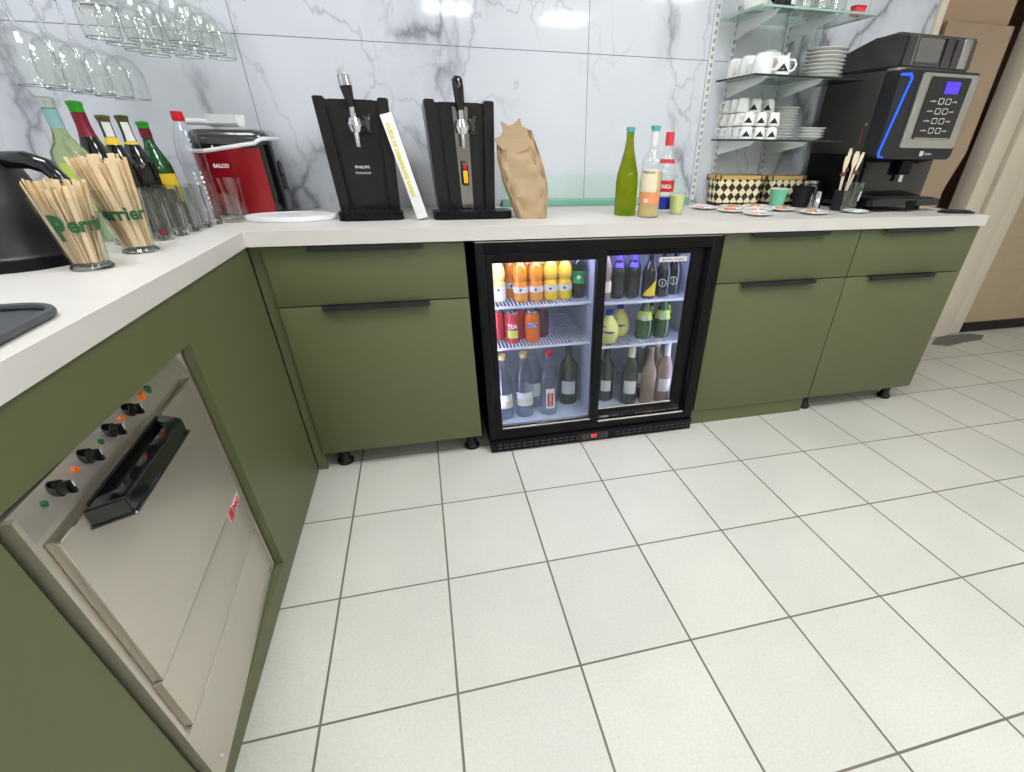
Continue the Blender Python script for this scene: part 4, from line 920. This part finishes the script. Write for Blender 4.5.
def basket(x, y, rx, ry, h, label, rz):
    t = thing('woven_basket', label, 'basket', (x, y, ZC), rz)
    ol = rrect(2*rx, 2*ry, 0.03, 6); per = [0]
    for i in range(len(ol)): 
        a_, b_ = ol[i], ol[(i+1) % len(ol)]; per.append(per[-1]+math.hypot(b_[0]-a_[0], b_[1]-a_[1]))
    g = G(); g.mi(M['weave']); uvl = g.bm.loops.layers.uv.new('UVMap')
    lo = [g.bm.verts.new((a_*0.94, b_*0.94, 0.012)) for a_, b_ in ol]; hi = [g.bm.verts.new((a_*1.0, b_*1.0, h-0.012)) for a_, b_ in ol]
    n_ = len(ol)
    for i in range(n_):
        f_ = g.bm.faces.new((lo[i], lo[(i+1) % n_], hi[(i+1) % n_], hi[i])); f_.smooth = True
        for lp, uvv in zip(f_.loops, ((per[i], 0.012), (per[i+1], 0.012), (per[i+1], h-0.012), (per[i], h-0.012))): lp[uvl].uv = uvv
    g.build('woven_side', t)
    g = G(); g.prism([(a_*0.95, b_*0.95) for a_, b_ in ol], 0, 0.012, M['brown_weave'], smooth=True); g.build('base', t)
    g = G(); oo = [(a_*1.05, b_*1.06) for a_, b_ in ol]
    for i in range(n_):
        a_, b_ = oo[i], oo[(i+1) % n_]; c_, d_ = ol[i], ol[(i+1) % n_]
        for q_ in (((a_[0], a_[1], h-0.010), (b_[0], b_[1], h-0.010), (b_[0], b_[1], h+0.004), (a_[0], a_[1], h+0.004)), ((a_[0], a_[1], h+0.004), (b_[0], b_[1], h+0.004), (d_[0]*.96, d_[1]*.96, h+0.004), (c_[0]*.96, c_[1]*.96, h+0.004)), ((c_[0]*.96, c_[1]*.96, h-0.010), (d_[0]*.96, d_[1]*.96, h-0.010), (d_[0]*.96, d_[1]*.96, h+0.004), (c_[0]*.96, c_[1]*.96, h+0.004))): g.quad(q_, M['bamboo'])
    rm = g.build('rim', t, 'pale bamboo rim')
    g = G()
    for i in range(0, n_, 3): a_ = oo[i]; g.box(a_[0]*1.01-0.002, a_[0]*1.01+0.002, a_[1]*1.01-0.002, a_[1]*1.01+0.002, h-0.017, h+0.0055, M['brown_weave'])
    g.build('binding', rm, 'dark brown binding'); return t
basket(1.880, 0.485, 0.112, 0.058, 0.112, 'straw basket with dark brown diamonds under the shelves, left one', R(-3))
basket(2.118, 0.492, 0.100, 0.052, 0.110, 'straw basket with dark diamonds behind the green and black paper cups', R(4))

# ------------------------------------------------------------------ paper cups, tins and stirrers by the coffee machine
def paper_cup(x, y, m, label, h=0.066, r=0.038, rim=True, stackn=0):
    t = thing('paper_cup', label, 'cup', (x, y, ZC))
    g = G(); g.lathe([(0, 0.003), (r*0.70, 0.003), (r*0.72, 0), (r, h), (r*0.965, h), (r*0.69, 0.006), (0, 0.006)], m, 28); g.build('cup_body', t)
    g = G(); g.tube([(r*math.cos(2*PI*k/32), r*math.sin(2*PI*k/32), h) for k in range(32)], 0.0018, M['china'] if rim else M['black'], 6, True); g.build('rim', t, 'white rolled rim' if rim else None)
    return t
paper_cup(2.035, 0.375, M['mint'], 'mint green paper cup in front of the woven baskets', 0.070, 0.039)
paper_cup(2.138, 0.352, M['black_matt'], 'matt black paper cup right of the mint green cup', 0.078, 0.045, False)
t = thing('black_pot', 'small black pot holding wooden spoons, behind the stirrer glass', 'pot', (2.222, 0.215, ZC))
g = G(); g.lathe([(0, 0), (0.029, 0), (0.033, 0.075), (0.031, 0.075), (0.027, 0.004), (0, 0.004)], M['black_matt'], 24); g.build('pot_body', t)
t = thing('steel_tin', 'steel tin with round dark marks standing behind the black paper cup', 'tin', (2.205, 0.385, ZC))
g = G(); g.lathe([(0, 0), (0.034, 0), (0.034, 0.098), (0.032, 0.098), (0.032, 0.004), (0, 0.004)], M['steel_edge'], 32); tn = g.build('tin_body', t)
g = G()
for k in range(9):
    a = R(-150+k*16); mt = Matrix.Translation((0.0343*math.cos(a), 0.0343*math.sin(a), 0.086)) @ Matrix.Rotation(a, 4, 'Z') @ Matrix.Rotation(R(90), 4, 'Y')
    g.lathe([(0, 0.0003), (0.0045, 0.0003), (0.0045, 0)], M['print_black'], 12, mtx=mt)
g.build('dark_marks', t)
t = thing('sugar_shaker', 'small chrome shaker standing between the black cup and the stirrer glass', 'shaker', (2.160, 0.272, ZC))
g = G(); g.lathe([(0, 0), (0.016, 0), (0.017, 0.03), (0.013, 0.038), (0.0165, 0.05), (0.014, 0.066), (0, 0.072)], M['chrome'], 20); g.build('shaker_body', t)
t = thing('stirrer_glass', 'clear printed glass beside the coffee machine foot', 'glass', (2.200, 0.135, ZC))
g = G(); g.lathe([(0, 0), (0.026, 0), (0.036, 0.108), (0.0345, 0.108), (0.0245, 0.008), (0, 0.006)], M['clear_wall'], 28); g.build('glass_body', t)
g = G(); g.lathe([(0.0312, 0.045), (0.0340, 0.078)], M['print_white'], 6, a0=R(-78), a1=R(-55)); g.lathe([(0.0338, 0.078), (0.0352, 0.092)], M['print_green'], 6, a0=R(-80), a1=R(-50)); g.build('print', t, 'white and green print')
# wooden spoons with purple collars in the black pot
for i, (dx, dy, lx, ly, hh, wd) in enumerate(((-0.018, 0.0, -0.014, 0.0, 0.190, 1), (-0.006, 0.012, -0.006, 0.0, 0.215, 1), (0.010, -0.006, 0.008, 0.0, 0.205, 1.6), (0.014, 0.008, 0.026, -0.02, 0.205, 0.7))):
    o = thing('wooden_spoon', ['leftmost pale stirring spoon in the black pot', 'narrow pale stirring spoon, second in the black pot', 'broad white-tipped stirring spoon in the black pot', 'thin stirring spoon leaning right out of the black pot'][i], 'spoon', (2.222+dx*0.7, 0.215+dy*0.7, ZC+0.0055))
    v = Vector((lx, ly, hh)); o.rotation_euler = v.to_track_quat('Z', 'X').to_euler()
    g = G(); g.prism([(-0.003, 0), (0.003, 0), (0.0035, hh*0.7), (0.008*wd, hh*0.82), (0.0085*wd, hh*0.93), (0.005*wd, hh), (-0.005*wd, hh), (-0.0085*wd, hh*0.93), (-0.008*wd, hh*0.82), (-0.0035, hh*0.7)], -0.001, 0.001, M['label_cream'], 'y'); g.build('spoon_blade', o)
    if i in (0, 1, 3):
        g = G(); g.lathe([(0, -0.0), (0.012, 0.002), (0.014, 0.008), (0.012, 0.014), (0, 0.016)], M['purple'], 14, (0, 0, hh*0.62), sq=0.4); g.build('collar', o, 'dark purple collar')
# saucers with a spoon and biscuit
SAU = [(1.660, 0.330), (1.720, 0.220), (1.765, 0.105), (1.795, 0.330), (1.845, 0.225), (1.965, 0.235), (2.020, 0.110), (1.915, 0.345), (2.228, 0.120)]
SL = ['leftmost white saucer with biscuit, on the worktop', 'white saucer with orange biscuit just right of the leftmost one', 'front white saucer with pink sachet, nearest the worktop edge', 'white saucer in the back row in front of the woven basket, left', 'white saucer with pink sachet in the middle of the saucers', 'white saucer in front of the mint green cup', 'front white saucer with orange biscuit below the black cup', 'white saucer close in front of the straw baskets, right of the pink sachet ones', 'plain white saucer at the coffee machine foot']
for i, (x, y) in enumerate(SAU):
    t = thing('saucer', SL[i], 'saucer', (x, y, ZC), random.uniform(-0.5, 0.5))
    g = plate_mesh(0.058 if i < 8 else 0.05, 0.009); g.build('saucer_dish', t)
    if i == 8: continue
    a = random.uniform(-0.6, 0.6)
    b_ = thing('coffee_spoon', 'small steel spoon lying on the saucer: ' + SL[i], 'spoon', (x, y, ZC+0.0035), a)
    b_['label'] = 'small steel spoon on the ' + ['leftmost saucer', 'saucer second from the left', 'front saucer with pink sachet', 'back row saucer by the basket, left', 'middle saucer with pink sachet', 'saucer in front of the mint green cup', 'front saucer below the black cup', 'saucer close before the baskets, beside the mint cup'][i]
    g = G(); g.tube([(0.0, -0.018, 0.004), (0.030, -0.018, 0.0045), (0.052, -0.018, 0.012)], 0.0014, M['chrome'], 6); g.build('spoon_handle', b_)
    g = G(); g.lathe([(0, 0.0015), (0.006, 0.002), (0.0095, 0.005), (0.009, 0.0056), (0, 0.0032)], M['chrome'], 14, (-0.008, -0.018, 0.001), sq=0.7); g.build('spoon_bowl', b_)
    g = G()
    if i % 2 or i == 6:
        g.prism(rrect(0.044, 0.024, 0.009, 5, 0, 0.012), 0.0036, 0.0125, M['food'], smooth=True); nm, lb, ct = 'biscuit', 'orange-brown biscuit on the ', 'biscuit'
    else:
        g.prism([(-0.024, 0.0), (0.024, 0.002), (0.022, 0.024), (-0.024, 0.022)], 0.0040, 0.0085, M['food_pink']); g.prism([(-0.010, 0.0035), (0.012, 0.0035), (0.011, 0.020), (-0.010, 0.020)], 0.0086, 0.0092, M['label_white']); nm, lb, ct = 'sugar_sachet', 'pink and white sachet on the ', 'sachet'
    o = g.build(nm); o.location = (x, y, ZC); o.rotation_euler = (0, 0, random.uniform(-0.4, 0.4)); tag(o, lb+['leftmost saucer', 'saucer second from the left', 'front saucer nearest the edge', 'back row saucer by the basket, left', 'saucer in the middle of the group', 'saucer in front of the mint green cup', 'front saucer below the black cup', 'saucer close before the baskets, beside the mint cup'][i], ct)

# ------------------------------------------------------------------ coffee machine
t = thing('coffee_machine', 'large dark grey coffee machine with blue light strip at the right end of the worktop', 'coffee machine', (2.283, 0.170, ZC), R(3.0))
CW, CD = 0.385, 0.345
g = G(); g.box(0, CW, 0.055, CD, 0.012, 0.470, M['machine_side'], 0.008); g.build('body', t)
g = G(); g.box(-0.012, 0.0, 0.06, CD, 0.20, 0.468, M['machine_side'], 0.004); g.box(-0.010, 0.0, 0.05, CD, 0.03, 0.197, M['black'], 0.003); g.build('side_panel', t)
g = G(); g.prism([(0.012, 0.473), (0.018, 0.570), (0.06, 0.578), (0.16, 0.572), (CD-0.07, 0.545), (CD-0.01, 0.535), (CD-0.005, 0.473)], 0.002, CW-0.035, M['smoke'], 'x')
bmesh.ops.bevel(g.bm, geom=g.bm.edges[:], offset=0.006, segments=3, affect='EDGES')
hp = g.build('bean_hopper', t, 'smoked plastic bean hopper')
for x, w_, m_ in ((0.0, 0.004, 'charcoal'), (0.045, 0.003, 'bezel'), (0.185, 0.004, 'charcoal'), (0.235, 0.004, 'charcoal')):
    g = G(); g.box(x+0.004, x+0.004+w_, 0.0095, 0.016, 0.482, 0.562, M[m_]); g.build('hopper_rib', hp)
g = G(); g.box(0.275, 0.315, 0.009, 0.015, 0.478, 0.566, M['bezel'], 0.002); g.build('metal_strip', hp, 'bright metal strip')
g = G(); g.prism(rrect(0.115, 0.068, 0.006, 3, 0.115, 0.524), 0.0085, 0.013, M['hopper_front'], 'y'); g.build('hopper_window', hp)
g = G(); g.box(-0.004, CW+0.004, 0.01, 0.06, 0.463, 0.472, M['bezel'], 0.002); g.build('top_strip', t)
# protruding head
g = G(); g.prism(rrect(CW+0.012, 0.282, 0.022, 6, CW/2, 0.327), -0.012, 0.062, M['charcoal'], 'y', smooth=True); hd = g.build('head', t)
g = G(); g.prism([(-0.008, 0.452), (0.040, 0.456), (0.052, 0.446), (0.053, 0.436), (0.045, 0.400), (0.006, 0.206), (0.012, 0.196), (0.030, 0.194), (0.030, 0.190), (0.008, 0.191), (-0.002, 0.202), (0.038, 0.402), (0.046, 0.436), (0.040, 0.447), (-0.008, 0.446)], -0.0155, -0.0125, M['blue_led'], 'y'); g.build('light_strip', hd, 'blue light strip')
g = G(); g.prism(rrect(0.285, 0.235, 0.010, 5, 0.238, 0.342), -0.019, -0.0125, M['bezel'], 'y', smooth=True); fs_ = g.build('fascia', hd, 'grey metal fascia')
g = G(); g.prism(rrect(0.200, 0.195, 0.006, 4, 0.238, 0.352), -0.022, -0.0192, M['black_gloss'], 'y'); kp = g.build('control_panel', hd)
g = G(); g.box(0.220, 0.290, -0.0235, -0.0221, 0.400, 0.436, M['screen'], 0.001); g.build('screen', kp, 'violet blue screen')
g = G(); g.box(0.150, 0.330, -0.0235, -0.0221, 0.256, 0.2585, M['steel_edge']); g.build('underline', kp)
for r_ in range(4):
    for c_ in range(2):
        x = 0.222+c_*0.037; z = 0.376-r_*0.031
        g = G(); o_ = rrect(0.027, 0.019, 0.004, 3, x, z); i_ = rrect(0.0215, 0.0145, 0.003, 3, x, z)
        for k in range(len(o_)):
            k2 = (k+1) % len(o_); g.quad([(o_[k][0], -0.0228, o_[k][1]), (o_[k2][0], -0.0228, o_[k2][1]), (i_[k2][0], -0.0228, i_[k2][1]), (i_[k][0], -0.0228, i_[k][1])], M['key'])
        g.build('key', kp)
        lx = x-0.040 if c_ == 0 else x+0.034
        lettering('coffee' if c_ == 0 else 'milk', 0.006, M['key'], kp, lambda a, b, d, lx=lx, z=z: (lx+a, -0.0226-d, z+b), width=0.032 if c_ == 0 else 0.024, name='key_lettering')
g = G(); g.prism(rrect(0.017, 0.017, 0.003, 3, 0.225, 0.206), -0.0155, -0.0125, M['key'], 'y'); lg = g.build('logo', hd, 'small white logo')
lettering('Lavino', 0.009, M['key'], hd, lambda x, y, d: (0.262+x, -0.0127-d, 0.206+y), width=0.036)
g = G(); g.box(0.012, CW-0.02, 0.035, 0.056, 0.03, 0.186, M['black_gloss'], 0.004); g.box(0.16, 0.22, 0.0, 0.04, 0.13, 0.186, M['black'], 0.006); g.cyl((0.19, 0.015, 0.13), (0.19, 0.015, 0.105), 0.010, M['chrome'], 14); g.build('dispensing_bay', t)
g = G(); g.prism(rrect(CW-0.01, 0.115, 0.02, 5, CW/2, 0.0), 0.022, 0.048, M['black_gloss'], smooth=True); dt = g.build('drip_tray', t)
g = G(); g.box(0.03, CW-0.035, -0.045, 0.045, 0.0482, 0.051, M['charcoal'], 0.001); g.box(0.19, 0.24, -0.062, -0.057, 0.008, 0.042, M['black'], 0.002); g.build('drip_grid', dt)
for x in (0.03, CW-0.03):
    for y in (0.03, CD-0.03):
        g = G(); g.cyl((x, y, 0), (x, y, 0.0125), 0.014, M['rubber'], 14); g.build('foot', t)
g = G(); g.cyl((-0.014, 0.072, 0.30), (-0.0125, 0.072, 0.30), 0.006, M['chrome'], 12); g.box(-0.0145, -0.0125, 0.075, 0.085, 0.235, 0.29, M['purple'], 0.001); g.build('side_catch', t)
# round tray/mat under the machine and the dark cloth
g = G(); n_ = 12
out = [(-0.062, -0.022), (-0.02, -0.03), (0.03, -0.034), (0.07, -0.02), (0.072, 0.012), (0.02, 0.03), (-0.03, 0.034), (-0.07, 0.02)]
g.prism(out, 0, 0.006, M['cloth_dark']); g.prism([(x*0.82-0.004, y*0.8) for x, y in out], 0.006, 0.011, M['cloth_dark'])
o = g.build('folded_cloth'); o.location = (2.675, 0.055, ZC); o.rotation_euler = (0, 0, R(-8)); tag(o, 'folded dark grey cloth on the worktop in front of the coffee machine', 'cloth')

# ------------------------------------------------------------------ contents of the fridge
FZ = {'A': 0.5702, 'B': 0.4142, 'C': 0.5622, 'D': 0.3882, 'F': 0.0937}
JUICE = [(0, 0), (0.024, 0), (0.027, 0.004), (0.0275, 0.058), (0.024, 0.068), (0.0215, 0.073), (0.026, 0.083), (0.0275, 0.098), (0.0255, 0.115), (0.018, 0.132), (0.0135, 0.138), (0.0135, 0.150), (0, 0.1505)]
def juice(x, y, m, lb, lm, grp):
    ph = CAMPHI(x, y)
    t = bottle('juice_bottle', lb, 'bottle', (x, y, FZ['A']), JUICE, m, [('cap', 0.139, 0.1505, M['white'], 0, PI, 'white cap'), ('front_label', 0.006, 0.034, lm, ph, 1.3, None), ('label_band', 0.034, 0.055, M['label_white'], ph, 1.5, 'white label band')], grp)
    g = G(); mt = Matrix.Translation((0.0286*math.cos(ph), 0.0286*math.sin(ph), 0.045)) @ Matrix.Rotation(ph, 4, 'Z') @ Matrix.Rotation(R(90), 4, 'Y')
    g.lathe([(0, 0.0006), (0.0045, 0.0006), (0.0045, 0)], M['print_black'], 12, mtx=mt); g.build('dot_mark', t)
juice(0.752, 0.135, M['paleyellow'], 'pale yellow juice bottle at the far left of the top fridge shelf', M['label_white'], None)
juice(0.832, 0.118, M['orange'], 'orange juice bottle, left of the two orange ones in the front row', M['label_orange'], None)
juice(0.890, 0.118, M['orange'], 'orange juice bottle next to the yellow juice', M['label_orange'], None)
juice(0.947, 0.120, M['yellow'], 'yellow juice bottle next to the orange ones in the fridge', M['label_yellow'], None)
juice(1.003, 0.122, M['yellow'], 'yellow juice bottle beside the dark bottle with green label', M['label_yellow'], None)
for x, y, m in ((0.810, 0.190, 'orange'), (0.870, 0.190, 'orange'), (0.925, 0.192, 'yellow'), (0.982, 0.194, 'yellow')):
    juice(x, y, M[m], '%s juice bottle in the second row of the top left fridge shelf' % m, M['label_orange'], '%s juice bottles in the second row' % m)
t = bottle('soda_bottle', 'dark soda bottle with green label at the right of the juice bottles', 'bottle', (1.060, 0.128, FZ['A']), sc(JUICE, 0.95, 1.08), M['dark_bottle'], [('front_label', 0.055, 0.10, M['label_green'], CAMPHI(1.06, .13), 1.3, 'green label')])
lettering('o', 0.014, M['print_white'], t, around(lambda z: 0.0268, 0.078, CAMPHI(1.06, .13)), name='white_mark', bold=0.06)
CAN = [(0, 0.003), (0.023, 0.003), (0.024, 0), (0.0285, 0.008), (0.0285, 0.098), (0.024, 0.108), (0.0245, 0.111), (0.0225, 0.1105), (0.022, 0.107), (0, 0.107)]
def can(x, y, m, lb, txt=None, tm=None, mark=None, w=0.04, shear=0):
    t = thing('drink_can', lb, 'can', (x, y, FZ['B'])); g = G(); g.lathe(CAN[2:7], m, 28); g.lathe([(0, 0.003), (0.023, 0.003), (0.024, 0)], M['chrome'], 28); g.lathe(CAN[6:], M['chrome'], 28); g.build('can_body', t)
    g = G(); g.box(-0.004, 0.004, -0.010, 0.008, 0.1075, 0.1090, M['chrome'], 0.0005); g.build('pull_tab', t)
    ph = CAMPHI(x, y)
    if mark:
        band(CAN[2:7], mark[1], mark[2], mark[0], ph, 0.75).build('label_patch', t)
    if txt: lettering(txt, 0.018, tm, t, around(lambda z: 0.0295, 0.068, ph), bold=0.04, width=w, shear=shear)
can(0.745, 0.165, M['can_red'], 'pinkish red can at the left end of the middle fridge shelf', None)
can(0.795, 0.118, M['can_red'], 'red can with yellow green patch in the fridge', 'TEA', M['print_white'], (M['label_lime'], 0.022, 0.052))
can(0.872, 0.112, M['can_orange'], 'orange can with blue lettering in the fridge', 'FANTA', M['print_blue'], (M['label_white'], 0.060, 0.078), 0.046, 0.2)
can(0.920, 0.165, M['can_purple'], 'dark red can behind the orange can', None)
can(0.838, 0.172, M['can_red'], 'red can standing in the second row between the front two cans', None)
# big water bottles
WB = [(0, 0), (0.034, 0), (0.038, 0.006), (0.038, 0.09), (0.036, 0.10), (0.038, 0.11), (0.038, 0.165), (0.030, 0.205), (0.017, 0.240), (0.0135, 0.25), (0.0135, 0.275), (0, 0.2755)]
for i, (x, y, lb, lm) in enumerate(((0.745, 0.105, 'clear water bottle with gold label, leftmost on the fridge floor', 'label_gold'), (0.832, 0.110, 'clear water bottle with gold and white label, second on the fridge floor', 'label_gold'), (0.935, 0.105, 'square clear water bottle with red label on the fridge floor', None), (0.885, 0.190, 'clear water bottle behind the front row on the fridge floor', 'label_white'))):
    ph = CAMPHI(x, y); parts = [('cap', 0.256, 0.2755, M['label_gold'] if lm else M['cap_red'] if i == 2 else M['white'], 0, PI, None)]
    if lm: parts += [('front_label', 0.055, 0.115, M['label_white'], ph, 1.1, 'white label'), ('label_band', 0.065, 0.088, M[lm], ph, 1.15, 'gold band')]
    t = bottle('water_bottle', lb, 'bottle', (x, y, FZ['F']), WB, M['pet'], parts)
    g = G(); g.lathe([(0, 0.003), (0.0345, 0.004), (0.0365, 0.01), (0.0365, 0.16), (0.029, 0.2), (0, 0.2)], M['water'], 24); g.build('water', t)
    if i == 2:
        b_ = band(WB, 0.035, 0.125, M['label_white'], ph+0.2, 0.5); b_.build('side_label', t); b_ = band(WB, 0.045, 0.105, M['print_red'], ph+0.2, 0.32, 0.0012); b_.build('front_label', t, 'red label')
        lettering('EVIAN', 0.012, M['print_white'], t, lambda a, b, d: around(lambda z: 0.0396, 0.075-0*a, ph+0.2)(b*-1, a, d), width=0.05)
def wine(x, y, z, prof, m, lb, parts): return bottle('wine_bottle', lb, 'bottle', (x, y, z), prof, m, parts)
ph = CAMPHI(1.04, .2)
wine(1.045, 0.190, FZ['F'], sc(BORD, 1.05, 1.0), M['wine_green'], 'dark wine bottle with white label behind the left fridge door, beside the centre post', [('front_label', 0.05, 0.11, M['label_white'], ph, 0.8, 'white label')])
# right half
z = FZ['C']
wine(1.158, 0.100, z, sc(JUICE, 0.85, 1.08), M['rose_bottle'], 'pink drink bottle with pale label at the left end of the upper right shelf', [('front_label', 0.03, 0.07, M['label_cream'], ph, 1.3, 'pale label')])
SM = [(0, 0), (0.026, 0), (0.0285, 0.004), (0.0285, 0.095), (0.024, 0.115), (0.014, 0.140), (0.0125, 0.145), (0.0125, 0.165), (0, 0.166)]
SM = sc(SM, 1.03, 0.95)
for i, (x, y) in enumerate(((1.215, 0.118), (1.276, 0.116), (1.246, 0.182), (1.308, 0.186))):
    t = wine(x, y, z, SM, M['dark_bottle'], ['dark purple bottle, left of the front pair on the upper right shelf', 'dark purple bottle, right of the front pair on the upper right shelf', 'dark purple bottle behind the front pair, left', 'dark purple bottle behind the front pair, right'][i], [('cap', 0.140, 0.157, M['cap_purple'], 0, PI, 'glowing purple cap'), ('neck_label', 0.115, 0.130, M['cap_purple'], ph, 1.0, None)])
t = wine(1.340, 0.098, z, SM, M['dark_bottle'], 'dark bottle with slanted yellow label on the upper right shelf', [])
g = G(); b_ = G(); 
f = lambda z_: 0.0306
pts_ = []
for k in range(9): 
    a_ = ph-0.8+1.6*k/8; zt_ = 0.018+0.055*k/8; pts_.append(((f(0)*math.cos(a_), f(0)*math.sin(a_), 0.010), (f(0)*math.cos(a_), f(0)*math.sin(a_), zt_)))
for (a_, b2), (c_, d_) in zip(pts_, pts_[1:]): g.quad([a_, c_, d_, b2], M['label_yellow'])
g.build('front_label', t, 'slanted yellow label')
for i, (x, y) in enumerate(((1.402, 0.110), (1.462, 0.135))):
    t = wine(x, y, z, SM, M['dark_bottle'], ['dark bottle with round silver mark on the upper right shelf', 'dark bottle with round mark at the right end of the upper right shelf'][i], [])
    g = G(); p2 = CAMPHI(x, y); mt = Matrix.Translation((0.0300*math.cos(p2), 0.0300*math.sin(p2), 0.055)) @ Matrix.Rotation(p2, 4, 'Z') @ Matrix.Rotation(R(90), 4, 'Y')
    for k in range(16):
        a0_, a1_ = 2*PI*k/16, 2*PI*(k+1)/16
        g.quad([mt @ Vector((0.016*math.cos(q_), 0.016*math.sin(q_), 0.0008)) if j < 2 else mt @ Vector((0.012*math.cos(q_), 0.012*math.sin(q_), 0.0008)) for j, q_ in enumerate((a0_, a1_, a1_, a0_))], M['cap_silver'])
    g.box(-0.007, 0.007, -0.0022, 0.0022, 0, 0.001, M['cap_silver'], mtx=mt); g.build('round_mark', t, 'silver ring mark')
z = FZ['D']
ORG = [(0, 0), (0.030, 0), (0.038, 0.008), (0.043, 0.035), (0.042, 0.058), (0.033, 0.082), (0.0165, 0.102), (0.0135, 0.108), (0.0135, 0.128), (0, 0.1285)]
for i, (x, y) in enumerate(((1.187, 0.108), (1.262, 0.185))):
    t = wine(x, y, z, ORG, M['squash'], ['round yellow soda bottle in front, left of the middle right shelf', 'round yellow soda bottle standing behind the front one'][i], [('cap', 0.110, 0.1285, M['print_blue'], 0, PI, 'blue cap')])
    f_ = prof_r(ORG)
    lettering('Orangina', 0.012, M['print_blue'], t, around(lambda z_: f_(z_)+0.0008, 0.05, CAMPHI(x, y)), width=0.05, bold=0.06)
    lettering('OO', 0.010, M['print_blue'], t, around(lambda z_: f_(z_)+0.0008, 0.072, CAMPHI(x, y)-0.6), name='blue_mark', width=0.022, bold=0.05)
PER = [(0, 0), (0.031, 0), (0.0355, 0.006), (0.0365, 0.035), (0.035, 0.07), (0.028, 0.10), (0.016, 0.132), (0.0135, 0.14), (0.0135, 0.165), (0, 0.1655)]
for i, (x, y) in enumerate(((1.350, 0.130), (1.430, 0.128), (1.395, 0.205), (1.470, 0.203))):
    p2 = CAMPHI(x, y)
    t = wine(x, y, z, PER, M['green_bottle'], ['green water bottle with yellow neck label, left of the front pair', 'green water bottle with yellow neck label, right of the front pair', 'green water bottle behind the front pair, right', 'green water bottle behind the front pair, left'][i], [('neck_label', 0.078, 0.112, M['label_lime'], p2, 1.3, 'yellow green neck label')])
    g = G(); r_ = prof_r(PER)(0.085)+0.003; mt = Matrix.Translation((r_*math.cos(p2), r_*math.sin(p2), 0.088)) @ Matrix.Rotation(p2, 4, 'Z') @ Matrix.Rotation(R(60), 4, 'Y')
    g.lathe([(0, 0.001), (0.012, 0.001), (0.012, 0)], M['cap_silver'], 16, mtx=mt); g.build('round_mark', t)
z = FZ['F']
wine(1.305, 0.118, z, sc(WINE, 0.98, 0.95), M['wine_green'], 'dark green wine bottle with white label and pale foil on the right fridge floor', [('foil', 0.215, 0.272, M['label_cream'], 0, PI, 'pale foil'), ('front_label', 0.055, 0.115, M['label_white'], ph, 0.8, 'white label')])
wine(1.378, 0.185, z, sc(WINE, 0.95, 0.97), M['wine_green'], 'wine bottle with white label, middle of the right fridge floor', [('foil', 0.225, 0.277, M['label_white'], 0, PI, 'white foil'), ('front_label', 0.05, 0.12, M['label_white'], ph, 0.8, 'white label'), ('red_mark', 0.055, 0.068, M['print_red'], ph, 0.5, None)])
wine(1.462, 0.105, z, sc(WINE, 0.95, 0.97), M['rose_bottle'], 'pink wine bottle with white foil, front right on the fridge floor', [('foil', 0.215, 0.277, M['label_white'], 0, PI, 'white foil'), ('front_label', 0.055, 0.115, M['label_white'], ph, 0.8, 'white label')])
wine(1.455, 0.190, z, sc(WINE, 0.95, 0.97), M['rose_bottle'], 'pink wine bottle behind the front right one on the fridge floor', [('foil', 0.225, 0.277, M['label_cream'], 0, PI, None), ('front_label', 0.055, 0.115, M['label_peach'], ph, 0.8, None)])
wine(1.385, 0.098, z, sc(WINE, 0.90, 0.90), M['rose_bottle'], 'short pale pink bottle without label in the front of the right fridge floor', [])
wine(1.215, 0.180, z, sc(BORD, 1.0, 0.95), M['wine_green'], 'dark wine bottle at the left of the right fridge floor', [('front_label', 0.05, 0.10, M['label_white'], ph, 0.6, None)])
